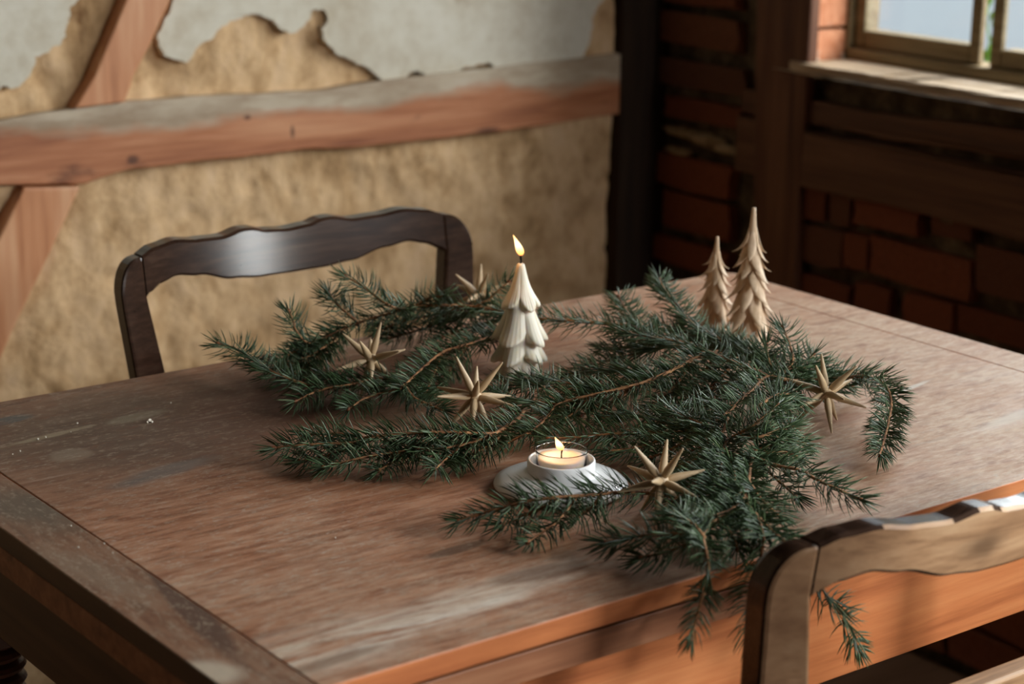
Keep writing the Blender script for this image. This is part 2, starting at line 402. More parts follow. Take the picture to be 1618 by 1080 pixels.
# --- wax, ceramic, flame
def wax(name, col, sss):
    m = Mat(name, .45, .4); m.color(col)
    m.b.inputs['Subsurface Weight'].default_value = sss
    m.b.inputs['Subsurface Radius'].default_value = (1.0, .75, .45); m.b.inputs['Subsurface Scale'].default_value = .006
    m.bump(m.noise(260, 3), .12, .0006); return m
M_wax = wax('ivory_candle_wax', (.74, .69, .57), .4)
M_tlwax = wax('white_tealight_wax', (.84, .76, .68), .6)
M_cer = Mat('glazed_white_ceramic', .22, .5); M_cer.color(M_cer.ramp(M_cer.noise(30, 3), [(.3, (.76, .77, .77)), (.7, (.83, .84, .84))]))
M_wick = Mat('burnt_wick', .9, .1); M_wick.color((.015, .010, .008))
M_dust = Mat('plaster_crumb', .95, .1); M_dust.color((.62, .57, .48))
def flame_mat(name, h):
    m = bpy.data.materials.new(name); m.use_nodes = True; t = m.node_tree; t.nodes.clear()
    o = t.nodes.new('ShaderNodeOutputMaterial'); e = t.nodes.new('ShaderNodeEmission')
    tc = t.nodes.new('ShaderNodeTexCoord'); sx = t.nodes.new('ShaderNodeSeparateXYZ'); rp = t.nodes.new('ShaderNodeValToRGB')
    t.links.new(tc.outputs['Generated'], sx.inputs[0]); t.links.new(sx.outputs[2], rp.inputs[0])
    el = rp.color_ramp.elements
    el[0].position = 0; el[0].color = (.55, .16, .03, 1); el[1].position = 1; el[1].color = (1.0, .50, .16, 1)
    q = el.new(.25); q.color = (1, .45, .13, 1); q = el.new(.55); q.color = (1, .72, .38, 1)
    t.links.new(rp.outputs[0], e.inputs[0]); e.inputs[1].default_value = 3.2
    t.links.new(e.outputs[0], o.inputs[0]); return m
M_flame = flame_mat('candle_flame', .02)
M_floor = wood('brown_floor_board', (.070, .035, .018), (.125, .066, .036), (.18, .10, .058), (2, 40, 40), .6, .4, .2)
M_ceil = Mat('dark_board_ceiling', .9, .1); M_ceil.color(M_ceil.ramp(M_ceil.noise(4, 5), [(.3, (.050, .042, .034)), (.7, (.085, .072, .058))]))  # unseen ceiling, coloured dark to hold down bounced light
M_dimwall = Mat('dim_clay_wall', .95, .1); M_dimwall.color(M_dimwall.ramp(M_dimwall.noise(6, 6), [(.3, (.035, .027, .020)), (.7, (.065, .052, .040))]))  # unseen walls, darkened likewise against bounced light
M_paleout = Mat('pale_blue_backdrop', .9, .1); M_paleout.color(M_paleout.ramp(M_paleout.noise(1.5, 3), [(.3, (.74, .80, .84)), (.7, (.80, .85, .88))]))  # for the added backdrop that gives the window panes their pale tone
M_leafgreen = Mat('ivy_leaf', .5, .4); M_leafgreen.color(M_leafgreen.ramp(M_leafgreen.noise(50, 2), [(.3, (.10, .22, .03)), (.7, (.22, .40, .08))]))

# ------------------------------------------------------------------ the room shell
XW, YW = 2.36, 2.68
RX0, RY0, RZ = -1.7, -2.0, 2.3
fl = structure(box('floor', (RX0, RY0, -.06), (XW + .2, YW + .1, -.004), M_mortar))
rg = random.Random(4)
y = RY0
while y < YW - .02:
    w = rg.uniform(.13, .17); y1 = min(y + w, YW)
    x = RX0
    cut = rg.uniform(.5, 2.6)
    for xa, xb in ((RX0, cut), (cut, XW)):
        box('floor_board', (xa + .001, y + .0015, -.004), (xb - .001, y1 - .0015, .018 + rg.uniform(-.001, .001) - .018), M_floor, fl, .0015)
    y = y1
structure(box('ceiling', (RX0, RY0, RZ), (XW + .2, YW + .1, RZ + .08), M_ceil))
structure(box('wall_left', (RX0 - .1, RY0, 0), (RX0, YW + .1, RZ), M_dimwall))
structure(box('wall_front', (RX0, RY0 - .1, 0), (XW + .2, RY0, RZ), M_dimwall))

# back wall: loam infill with real relief, lime plaster patches, rail, braces
def relief(x, z):
    p = Vector((x, 0, z))
    h = noise.fractal(p * 6, .9, 2.1, 4) * .006
    q = Vector((x * 30 + z * 9, 2.0, z * 17 - x * 6))
    h += noise.fractal(q, .8, 2.2, 3) * .0035
    r = noise.noise(p * 9 + Vector((7, 1, 3)))
    h -= max(0, r - .26) * .030
    q2 = Vector((x * 16 + z * 12, 4.0, z * 30 - x * 8)); h -= max(0, noise.noise(q2) - .35) * .014
    return h
xs = list(np.arange(.85, 2.50, .0065)); zs = list(np.arange(0, 1.26, .0065))
V = []; F = []
for z in zs:
    for x in xs: V.append((x, YW - relief(x, z), z))
nx = len(xs)
for j in range(len(zs) - 1):
    for i in range(nx - 1): F.append([j * nx + i, j * nx + i + 1, (j + 1) * nx + i + 1, (j + 1) * nx + i])
wb = structure(mesh('wall_back', V, F, M_loam, None, True))
ORG[wb.name] = Vector()
box('clay_infill', (RX0, YW + .022, 0), (XW + .2, YW + .1, RZ), M_loam, wb)
box('clay_infill', (RX0, YW - .003, 0), (.852, YW + .03, RZ), M_loam, wb)
box('clay_infill', (.852, YW - .012, 1.245), (XW + .1, YW + .03, RZ), M_lime, wb)

def ragged(P, amp, depth=4, seed=1, closed=True):
    r = random.Random(seed); P = [Vector(p) for p in P]
    for d in range(depth):
        Q = []
        n = len(P)
        for i in range(n):
            a = P[i]; b = P[(i + 1) % n]; Q.append(a)
            L = (b - a).length
            if L > .006:
                t = (b - a).normalized(); Q.append((a + b) / 2 + Vector((-t.y, t.x)) * r.uniform(-1, 1) * amp * L)
        P = Q
    return P
def bw(px, py, dy=0):
    p = ony(px, py, YW - dy); return (p.x, p.z)
patch1 = [(-300, -480), (350, -480), (150, -160), (118, 0), (108, 8), (100, 40), (92, 68), (72, 82), (50, 88), (44, 112), (30, 130), (14, 139), (0, 134), (-120, 150), (-300, 160)]
patch2 = [(470, -480), (330, -200), (268, 0), (262, 20), (247, 48), (245, 72), (256, 88), (275, 93), (288, 98), (300, 84), (320, 64), (345, 41), (375, 28), (405, 22), (425, 30), (440, 47), (455, 52), (470, 44), (484, 30), (490, 14), (505, 14), (513, 30), (503, 44), (505, 60), (520, 75), (545, 92), (560, 102), (580, 108), (596, 122), (606, 127), (626, 124), (700, 113), (735, 104), (790, 110), (850, 104), (915, 92), (920, 78), (930, 45), (948, 0), (965, -200), (950, -480)]
for k, pt in enumerate((patch1, patch2)):
    P = ragged([bw(*q) for q in pt], .16, 3, 5 + k)
    prism('lime_patch', [(p[0], p[1]) for p in P], lambda p, s: Vector((p[0], YW - .011 - .0025 * noise.noise(Vector((p[0] * 7, 0, p[1] * 7))) + s * .022, p[1])), M_lime, wb, label='whitish lime plaster flaking off the loam')
# rail
railp = [(-160, 205), (0, 191), (60, 180), (120, 172), (198, 161), (300, 153), (400, 150), (494, 145), (560, 135), (640, 124), (740, 112), (834, 100), (926, 92), (1036, 80),
         (1036, 172), (963, 182), (880, 196), (797, 208), (700, 219), (600, 229), (494, 235), (400, 246), (320, 254), (272, 261), (205, 268), (165, 280), (135, 291), (100, 291), (40, 292), (0, 293), (-160, 318)]
RP = ragged([bw(*q, .022) for q in railp], .015, 2, 9)
prism('rail_beam', [(p[0], p[1]) for p in RP], lambda p, s: Vector((p[0], YW - .022 + s * .05, p[1])), M_rail, wb, bev=.003)
ub = [(118, 172), (150, 120), (200, 0), (395, -490), (480, -490), (270, 0), (236, 75), (212, 120), (198, 162)]
prism('brace', ragged([bw(*q, .03) for q in ub], .008, 1, 3), lambda p, s: Vector((p[0], YW - .03 + s * .05, p[1])), M_brace, wb, bev=.003)
lb = [(38, 297), (128, 295), (105, 345), (70, 420), (0, 568), (-60, 700), (-160, 700), (-60, 480), (0, 375)]
prism('brace', ragged([bw(*q, .03) for q in lb], .008, 1, 4), lambda p, s: Vector((p[0], YW - .03 + s * .05, p[1])), M_brace, wb, bev=.003)
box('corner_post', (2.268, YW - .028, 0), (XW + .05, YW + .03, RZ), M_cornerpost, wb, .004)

# right wall (window wall): clay core, timbers, bricks, stones
CX = XW + .014
OY0, OY1, OZ0, OZ1 = 1.12, 2.29, .925, 1.78           # first window opening
W2 = [(-.12, .32, .88, 1.76), (-1.90, -.54, 1.62, 2.22)]                       # the unseen second window, and a third added for its light
def core(ya, yb, za, zb):
    ny = max(2, int((yb - ya) / .02)); nz = max(2, int((zb - za) / .02)); V = []; F = []
    for j in range(nz + 1):
        for i in range(ny + 1):
            yy = ya + (yb - ya) * i / ny; z = za + (zb - za) * j / nz
            V.append((CX - .006 * noise.fractal(Vector((0, yy * 14, z * 14)), .9, 2, 4), yy, z))
    for j in range(nz):
        for i in range(ny): F.append([j * (ny + 1) + i, (j + 1) * (ny + 1) + i, (j + 1) * (ny + 1) + i + 1, j * (ny + 1) + i + 1])
    return V, F
V, F = core(OY0, YW, 0, OZ0 - .02)
wr = structure(mesh('wall_right', V, F, M_mortar, None, True)); ORG[wr.name] = Vector()
mesh('clay_mortar', *core(2.37, YW, OZ0 - .02, RZ), M_mortar, wr, True)
def wallbox(ya, yb, za, zb, mt=M_dimwall): box('masonry', (XW + .02, ya, za), (XW + .2, yb, zb), mt, wr)
wallbox(OY0, YW + .1, 0, OZ0 - .03, M_mortar); box('masonry', (XW + .02, OY1 + .01, OZ0 - .03), (XW + .13, YW + .1, RZ), M_mortar, wr)
wallbox(OY0, OY1 + .01, OZ1, RZ, M_mortar)
wallbox(W2[0][1], OY0, 0, RZ); wallbox(W2[1][1], W2[0][0], 0, RZ); wallbox(RY0, W2[1][0], 0, RZ)
for a, b, za, zb in W2:
    wallbox(a, b, 0, za); wallbox(a, b, zb, RZ)
def rp(px, py, dx=0):
    p = onx(px, py, XW - dx); return (p.y, p.z)
# window post
pp = [(rp(1195, 0, .02)[0], RZ), rp(1195, 0, .02), rp(1191, 200, .02), rp(1187, 430, .02), rp(1180, 900, .02), rp(1236, 900, .02), rp(1256, 430, .02), rp(1262, 300, .02), rp(1272, 170, .02), rp(1282, 0, .02), (rp(1282, 0, .02)[0], RZ)]
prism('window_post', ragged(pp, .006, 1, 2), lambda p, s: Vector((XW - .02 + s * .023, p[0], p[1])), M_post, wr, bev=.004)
# bricks (a few irregular unit bricks, shared)
unit = []
for k in range(6):
    r = random.Random(30 + k); bm = boxbm((-.5, -.5, -.5), (.5, .5, .5), .0)
    bmesh.ops.subdivide_edges(bm, edges=bm.edges[:], cuts=1, use_grid_fill=True)
    for v in bm.verts:
        corner = sum(abs(q) > .4 for q in v.co)
        v.co *= (.965 if corner == 3 else .99)
        v.co += Vector((r.uniform(-.04, .04), r.uniform(-.025, .025), r.uniform(-.05, .05)))
    me = bpy.data.meshes.new('brick'); bm.to_mesh(me); bm.free(); me.materials.append(M_brick.m); unit.append(me)
rb = random.Random(11)
def brick(ya, yb, za, zb, proud=0.0, tilt=None):
    o = bpy.data.objects.new('brick', unit[rb.randrange(6)]); link(o, wr)
    o.location = (XW + .016 - proud, (ya + yb) / 2, (za + zb) / 2)
    o.scale = (.036, abs(yb - ya), abs(zb - za)); o.rotation_euler = ((tilt if tilt is not None else rb.uniform(-.02, .02)), 0, rb.uniform(-.03, .03))
def brick_px(x0, y0, x1, y1, proud=.004):   # photo corners: left-top and right-bottom
    a = rp(x0, y0 - 6); b = rp(x1, y1 + 5); brick(b[0], a[0], b[1], a[1], proud)
for r_ in ((1032, 20, 1167, 80), (1040, 94, 1177, 150), (1052, 154, 1173, 200), (1033, 243, 1158, 312), (1048, 305, 1156, 380), (1026, 372, 1152, 436), (1036, 440, 1150, 505), (1030, 508, 1150, 570), (1036, -50, 1170, 12), (1040, -120, 1170, -58)):
    brick_px(*r_)
z = .28
while z > .03:
    brick(2.43, 2.63, z - .06, z); z -= .068
z = 1.19
while z < RZ:
    brick(2.43, 2.63, z - .06, z); z += .068
def lump(name, c, r, mt, seed):
    bm = bmesh.new(); bmesh.ops.create_icosphere(bm, subdivisions=2, radius=1)
    for v in bm.verts:
        d = 1 + .28 * noise.noise(v.co * 1.6 + Vector((seed * 3.1, 0, 0)))
        v.co = Vector((c[0] + v.co.x * r[0] * d, c[1] + v.co.y * r[1] * d, c[2] + v.co.z * r[2] * d))
    return fromb(name, bm, mt, wr, True)
for k, (px, py, rx, rz) in enumerate(((1075, 208, .05, .010), (1115, 222, .055, .012), (1145, 236, .05, .009), (1070, 238, .04, .008))):
    q = rp(px, py); lump('mortar_lump', (XW + .006, q[0], q[1]), (.016, rx, rz), M_lump, k)
# timbers under the window
for k, (t0, t1, x0) in enumerate(((.772 - .042, .772 + .052, .018), (.828, .868, .008))):
    pts = [(OY0, t0), (2.438, t0), (2.438, t1), (OY0, t1)]
    prism('window_rail', ragged(pts, .012, 5, 21 + k), lambda p, s, x0=x0: Vector((XW - x0 + s * .05, p[0], p[1])), M_hbeam, wr, bev=.003)
# stones and bricks of the panel below
sr = random.Random(5)
for px, py, w, h in ((1300, 262, .050, .022), (1340, 272, .040, .018), (1385, 282, .045, .02), (1430, 292, .05, .026), (1475, 296, .04, .022), (1530, 318, .045, .034), (1585, 300, .045, .02), (1500, 340, .03, .022), (1420, 315, .03, .016), (1350, 305, .025, .014), (1600, 340, .03, .02), (1640, 330, .05, .03)):
    q = rp(px, py); lump('field_stone', (XW + .012, q[0], q[1]), (.024, w * .85, h), M_stone, sr.random() * 9)
for r_ in ((1254, 293, 1305, 346), (1317, 303, 1345, 354), (1352, 318, 1453, 370), (1477, 342, 1538, 378), (1585, 312, 1640, 358),
           (1267, 358, 1332, 422), (1378, 378, 1535, 470), (1338, 372, 1372, 424), (1545, 392, 1640, 480),
           (1246, 430, 1345, 478), (1354, 448, 1407, 496), (1433, 466, 1506, 522), (1515, 486, 1640, 552)):
    brick_px(*r_)
z = .495
while z > .03:
    yy = 2.43
    yy -= sr.choice((0, .06))
    while yy > OY0 + .05:
        w = sr.choice((.11, .21, .21, .23)); brick(max(yy - w, OY0), yy, z - .06, z, .003); yy -= w + .012
    z -= .069
# reveal of the window, its bricks lit by the sky
z = OZ0 + .005; k = 0
while z < OZ1:
    h = sr.uniform(.055, .068)
    fromb('reveal_brick', boxbm((XW + .002 + sr.uniform(-.003, .003), OY1 - .004 + sr.uniform(-.003, .003), z), (XW + .10, OY1 + .13, z + h - .005), .004), M_reveal, wr)
    z += h
sillp = [(OY0 - .05, .916), (2.314, .916), (2.317, .932), (OY0 - .05, .932)]
def sillfn(p, s):
    rag = .010 * noise.noise(Vector((p[0] * 13, 3, p[1] * 20))) + .006 * noise.noise(Vector((p[0] * 50, 3, 1)))
    return Vector((XW - .028 + rag if s == 0 else XW + .10, p[0], p[1]))
SP = [(OY0 - .05 + (2.314 - OY0 + .05) * i / 60, .917 + .003 * noise.noise(Vector((i * .4, 0, 0)))) for i in range(61)] + [(2.314 - (2.314 - OY0 + .05) * i / 60, .932) for i in range(61)]
prism('sill_board', SP, sillfn, M_sill, wr, bev=.003)

# window 1
FX = XW + .085
def fp(px, py): p = onx(px, py, FX); return (p.y, p.z)
win = bpy.data.objects.new('window_1', None); link(win); structure(win); win.location = (FX, 1.7, OZ0); ORG[win.name] = Vector(win.location)
z0 = OZ0 + .006
b1 = fp(1366, 46); b2 = fp(1538, 74)
pz = (b1[1] + b2[1]) / 2
yl = b1[0]; yr = b2[0]; sw = .030
gy = fp(1560, 70)[0]; gap = .006
box('outer_frame', (FX - .012, yl + .022, z0), (FX + .05, OY1 + .02, OZ1), M_frame, win, .003)
box('outer_frame', (FX - .012, OY0, z0), (FX + .05, OY1, z0 + .02), M_frame, win, .003)
box('outer_frame', (FX - .012, OY0, OZ1 - .03), (FX + .05, OY1, OZ1), M_frame, win, .003)
pw = yl - yr
ga = onx(1556, 70, FX + .012).y; gb = onx(1565, 70, FX).y
sashes = [(ga, yl + .021), (gb - (yl + .021 - ga), gb)]
sashes += [(OY0 + .004, sashes[1][0] - .03)]
box('outer_frame', (FX - .012, sashes[1][0] - .026, z0), (FX + .05, sashes[1][0] - .002, OZ1), M_frame, win, .003)
for sa, sb in sashes:
    st = .021
    d0, d1 = (.012, .035) if sa == ga else (.035, .012) if sb == gb else (.035, .035)   # the two meeting stiles are thin
    s_ = box('sash', (FX, sa, z0 + .02), (FX + d0, sa + st, OZ1 - .03), M_frame, win, .003)
    box('stile', (FX, sb - st, z0 + .02), (FX + d1, sb, OZ1 - .03), M_frame, s_, .003)
    box('bottom_rail', (FX, sa + st, z0 + .02), (FX + .035, sb - st, pz), M_frame, s_, .003)
    box('top_rail', (FX, sa + st, OZ1 - .07), (FX + .035, sb - st, OZ1 - .03), M_frame, s_, .003)
    box('pane', (FX + .006, sa + st - .003, pz - .003), (FX + .009, sb - st + .003, OZ1 - .067), M_dustpane, s_)
gw = structure(box('backdrop_outside', (4.5, .4, -1.2), (4.7, 9.0, 1.10), M_paleout, None))  # made-up pale backdrop behind the panes, low enough to let light over
# a strand of ivy hanging outside behind the gap of the sashes
iy0 = onx(1560.5, 60, FX + .11).y
iv = thing('ivy_strand', 'green ivy strand seen through the slit between the two window sashes', 'plant', (FX + .11, iy0, .8))
ivd = [(FX + .11 + .004 * math.sin(i), iy0 + .002 * math.sin(i * 1.3), .80 + i * .02) for i in range(50)]
mesh('stem', *tube_data([Vector(p) for p in ivd], lambda t: .0015, 5), M_leafgreen, iv)
V = []; F = []; r = random.Random(8)
for i in range(110):
    p = Vector((FX + .11 + r.uniform(-.012, .012), iy0 + r.uniform(-.012, .012), .80 + r.random() * .95)); s = r.uniform(.008, .014)
    u = Vector((r.uniform(-.4, .4), 1, r.uniform(-.5, .5))).normalized(); w = u.cross(Vector((1, r.uniform(-.5, .5), r.uniform(-.6, .2)))).normalized()
    n0 = len(V); V += [p - w * s, p + u * s * .8 - w * s * .2, p + w * s * 1.1, p - u * s * .8 - w * s * .2, p + u.cross(w) * s * .2]
    F += [[n0, n0 + 1, n0 + 4], [n0 + 1, n0 + 2, n0 + 4], [n0 + 2, n0 + 3, n0 + 4], [n0 + 3, n0, n0 + 4]]
mesh('leaves', V, F, M_leafgreen, iv, stuff=True)
# the other two windows (out of frame, the third added for its light)
for k, (a, b, za, zb) in enumerate(W2):
    wn = bpy.data.objects.new('window_%d' % (k + 2), None); link(wn); structure(wn); wn.location = (FX, (a + b) / 2, za); ORG[wn.name] = Vector(wn.location)
    ym = (a + b) / 2
    for lo, hi in (((a, za), (a + .03, zb)), ((b - .03, za), (b, zb)), ((a + .03, za), (b - .03, za + .03)), ((a + .03, zb - .03), (b - .03, zb)), ((ym - .015, za + .03), (ym + .015, zb - .03))):
        box('outer_frame', (FX - .02, lo[0], lo[1]), (FX + .02, hi[0], hi[1]), M_frame, wn, .003)
    for lo, hi in ((a + .03, ym - .015), (ym + .015, b - .03)):
        box('pane', (FX - .002, lo, za + .03), (FX + .001, hi, zb - .03), M_pane, wn)

# ------------------------------------------------------------------ table
TX0, TX1, TY0, TY1, TZ = .607, 1.742, 1.072, 1.812, .76
tb = thing('dining_table', 'worn wooden dining table with orange apron, spruce branches and candles lying on it', 'table', (TX0, TY0, 0))
# object space of its parts = world minus (TX0,TY0,0), so stains use table-local positions
def rounded(x0, y0, x1, y1, rr):
    P = []
    for (cx, cy, a0, r) in ((x0 + rr[0], y0 + rr[0], 180, rr[0]), (x1 - rr[1], y0 + rr[1], 270, rr[1]), (x1 - rr[2], y1 - rr[2], 0, rr[2]), (x0 + rr[3], y1 - rr[3], 90, rr[3])):
        n = 8 if r > 0 else 1
        for i in range(n):
            a = math.radians(a0 + 90 * i / max(1, n - 1)); P.append((cx + r * math.cos(a), cy + r * math.sin(a)))
    return P
def slab(name, P, za, zb, mt, bev=.0025, edge=None):
    o = prism(name, P, lambda p, s: Vector((p[0], p[1], zb if s == 0 else za)), mt, tb, bev=bev)
    if edge:
        o.data.materials.append(edge.m)
        for f in o.data.polygons:
            if abs(f.normal.z) < .5: f.material_index = 1
    return o
EW = .055
slab('tabletop_panel', [(TX0 + EW + .0006, TY0), (TX1 - EW - .0006, TY0), (TX1 - EW - .0006, TY1), (TX0 + EW + .0006, TY1)], TZ - .0185, TZ, M_top, .0012, M_edge)
slab('end_board', rounded(TX0, TY0, TX0 + EW, TY1, (.022, 0, 0, .022)), TZ - .0185, TZ, M_end, .0012, M_edge_shade)
eb = slab('end_board', rounded(TX1 - EW, TY0, TX1, TY1, (0, .022, .022, 0)), TZ - .0185, TZ, M_top, .0012, M_edge)
# pull-out leaves under the top, apron, legs
LZ1 = TZ - .0245
slab('pull_out_leaf', rounded(TX0 + .006, TY0 + .007, (TX0 + TX1) / 2 - .002, TY1 - .004, (.015, 0, 0, .015)), LZ1 - .024, LZ1, M_leaf, .0007)
slab('pull_out_leaf', rounded((TX0 + TX1) / 2 + .002, TY0 + .007, TX1 - .006, TY1 - .004, (0, .015, .015, 0)), LZ1 - .024, LZ1, M_leaf, .0007)
box('batten', (TX0 + .12, TY0 + .02, LZ1), (TX1 - .12, TY1 - .02, TZ - .0185), M_leg, tb)
AZ0, AZ1 = .590, LZ1 - .0245
ax, ay = .053, .050                                  # overhang of the top
cxs = (TX0 + ax + .033, TX1 - ax - .033); cys = (TY0 + ay + .033, TY1 - ay - .033)
box('apron', (cxs[0] + .0335, TY0 + ay + .003, AZ0), (cxs[1] - .0335, TY0 + ay + .025, AZ1), M_edge, tb, .0015)
box('apron', (cxs[0] + .0335, TY1 - ay - .025, AZ0), (cxs[1] - .0335, TY1 - ay - .003, AZ1), M_edge, tb, .0015)
box('apron', (TX0 + ax + .003, cys[0] + .0335, AZ0), (TX0 + ax + .025, cys[1] - .0335, AZ1), M_edge_shade, tb, .0015)
box('apron', (TX1 - ax - .025, cys[0] + .0335, AZ0), (TX1 - ax - .003, cys[1] - .0335, AZ1), M_edge_shade, tb, .0015)
lprof = [(.020, 0), (.024, .01), (.024, .03), (.016, .045), (.019, .07), (.026, .22), (.0285, .40), (.026, .455), (.018, .470)]
zz_ = .472
for k in range(5): lprof += [(.028, zz_ + .003), (.0305, zz_ + .007), (.028, zz_ + .011), (.022, zz_ + .0135)]; zz_ += .0145
lprof += [(.028, .548), (.028, .556)]
for cx, cy in ((cxs[0], cys[0]), (cxs[1], cys[0]), (cxs[1], cys[1]), (cxs[0], cys[1])):
    bm = boxbm((cx - .033, cy - .033, .550), (cx + .033, cy + .033, AZ1), .002)
    n = 28; rows = []
    for r, z in lprof: rows.append([bm.verts.new((cx + r * math.cos(2 * math.pi * i / n), cy + r * math.sin(2 * math.pi * i / n), z)) for i in range(n)])
    for j in range(len(rows) - 1):
        for i in range(n): bm.faces.new([rows[j][i], rows[j][(i + 1) % n], rows[j + 1][(i + 1) % n], rows[j + 1][i]])
    bm.faces.new(rows[0][::-1])
    fromb('leg', bm, M_leg, tb)
V = []; F = []; r = random.Random(3)
def crumb(px, py, s):
    p = onz(px, py, .7605 + s * .4); bm = bmesh.new(); bmesh.ops.create_icosphere(bm, subdivisions=1, radius=s)
    n0 = len(V)
    for v in bm.verts: V.append(p + v.co * (1 + r.uniform(-.35, .35)) * .9 + Vector((0, 0, 0)))
    bm.verts.index_update(); F.extend([[n0 + q.index for q in f.verts] for f in bm.faces]); bm.free()
for px, py, s in ((236, 664, .0022), (240, 666, .0015), (233, 667, .0014), (270, 636, .0011), (122, 668, .0010), (60, 693, .0014), (72, 690, .0010), (112, 682, .0008), (32, 712, .0010), (20, 717, .0009), (112, 830, .0009), (124, 864, .0009), (178, 873, .0009), (530, 849, .0008), (165, 858, .0008)): crumb(px, py, s)
o = mesh('plaster_crumbs', V, F, M_dust, None, stuff=True); o['label'] = 'tiny pale plaster crumbs scattered on the left end of the table'; o['category'] = 'crumbs'

# ------------------------------------------------------------------ chairs
def interp(T, u):
    u = max(T[0][0], min(T[-1][0], u))
    for (a, va), (b, vb) in zip(T, T[1:]):
        if a <= u <= b:
            t = (u - a) / (b - a) if b > a else 0; t = t * t * (3 - 2 * t); return va + (vb - va) * t
TOPZ = [(0, -.030), (.012, -.021), (.03, -.0155), (.06, -.010), (.11, -.003), (.17, 0), (.24, -.004), (.31, -.0055), (.375, -.0005), (.395, -.001), (.44, -.006), (.5, -.008)]
BOTZ = [(.07, -.054), (.085, -.049), (.12, -.0425), (.165, -.0385), (.23, -.043), (.33, -.054), (.41, -.0575), (.5, -.058)]
def sym(T, u): return interp(T, u if u <= .5 else 1 - u)
def chair(label, mt, x0, y0, facing, Wd, Ht, sag, rake=.14, worn=False):
    """backrest at y0, seat towards facing (+1 = +y, -1 = -y)"""
    x1 = x0 + Wd; xc = (x0 + x1) / 2; f = facing
    root = thing('dining_chair', label, 'chair', (xc, y0 + f * .22, 0), 'two old wooden dining chairs')
    th = .023
    def P(x, z, s):   # s 0 = sitter side, 1 = outer side
        u = (x - x0) / Wd
        yy = y0 - f * sag * 4 * u * (1 - u) - f * (z - Ht) * rake
        return Vector((x, yy - f * th * s, z))
    # top rail
    U = [.07 + .86 * i / 80 for i in range(81)]
    V = []; F = []
    for u in U:
        x = x0 + u * Wd; zt = Ht + sym(TOPZ, u); zb = Ht + sym(BOTZ, u); bv = .003
        ring = [(zb, 0, bv), (zb + bv, 0, 0), (zt - bv, 0, 0), (zt, 0, bv), (zt, 1, bv), (zt - bv, 1, 0), (zb + bv, 1, 0), (zb, 1, bv)]
        for zq, s, ins in ring: V.append(P(x, zq, s + (ins / th if s == 0 else -ins / th)))
    m_ = 8
    for i in range(len(U) - 1):
        for k in range(m_): F.append([i * m_ + k, i * m_ + (k + 1) % m_, (i + 1) * m_ + (k + 1) % m_, (i + 1) * m_ + k])
    F += [list(range(m_)), [(len(U) - 1) * m_ + k for k in range(m_)][::-1]]
    bm = bmesh.new(); vs = [bm.verts.new(v) for v in V]
    for q in F: bm.faces.new([vs[i] for i in q])
    bmesh.ops.recalc_face_normals(bm, faces=bm.faces[:])
    fromb('top_rail', bm, mt, root)
    # stiles: polygon in x,z
    for side in (0, 1):
        pts = [(.055 - .059 * math.cos(math.radians(a)), -.050 + .0392 * math.sin(math.radians(a))) for a in range(6, 91, 7)] + [(.0701, -.0096), (.0701, -.0535)]
        pts = [(u, Ht + dz) for u, dz in pts]
        pts += [(.100, Ht - .145), (.125, Ht - .30), (.135, .46), (.130, .25), (.13, .0), (.065, .0), (.05, .25), (.042, .46), (.030, Ht - .30), (.012, Ht - .145), (-.003, Ht - .06)]
        pts = [(x0 + (u if side == 0 else 1 - u) * Wd, z) for u, z in pts]
        prism('stile', pts, lambda p, s: P(p[0], p[1], s) if p[1] >= .46 else P(p[0], .46, s) + Vector((0, -f * (.46 - p[1]) * .16, p[1] - .46)), mt, root, bev=.0035)
    # seat, mid rail, front legs, stretchers
    yb = y0 - f * (.46 - Ht) * rake + f * .01; yf = yb + f * .365
    sx0, sx1 = x0 + .035, x1 - .035; fx0, fx1 = x0 - .01, x1 + .01
    pts = [(sx0, yb), (sx1, yb), (fx1, yf - f * .02), (fx1 - .02, yf), (fx0 + .02, yf), (fx0, yf - f * .02)]
    prism('seat', pts, lambda p, s: Vector((p[0], p[1], .462 if s == 0 else .438)), mt, root, bev=.005)
    zr = .62
    V = []; 
    yy = y0 - f * (zr - Ht) * rake
    box('mid_rail', (x0 + .06, yy - f * .034 if f > 0 else yy + .012, zr - .022), (x1 - .06, yy - f * .012 if f > 0 else yy + .034, zr + .022), mt, root, .003)
    for lx in (x0 + .025, x1 - .025):
        V, F = tube_data([Vector((lx, yf - f * .035, 0)), Vector((lx, yf - f * .035, .2)), Vector((lx, yf - f * .035, .438))], lambda t: .013 + .008 * t, 12)
        mesh('leg', V, F, mt, root, True)
        a = Vector((lx, yf - f * .035, .19)); b = Vector((x0 + .10 * Wd if lx < xc else x1 - .10 * Wd, yb - f * .045, .19))
        mesh('stretcher', *tube_data([a, (a + b) / 2, b], lambda t: .009, 10), mt, root, True)
    if worn:      # narrow edges take the dark chair wood, broad faces keep the brown
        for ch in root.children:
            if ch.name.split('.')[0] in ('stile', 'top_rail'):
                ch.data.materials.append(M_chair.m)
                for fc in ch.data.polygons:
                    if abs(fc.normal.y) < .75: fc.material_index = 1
    return root
chair('dark varnished chair behind the table with a bright sheen on its rail', M_chair, .926, 1.90, -1, .462, .872, .036, .18)
chair('rubbed brown chair in front of the table cut by the photo edge', M_chair2, .971, .969, 1, .449, .842, .048, worn=True)

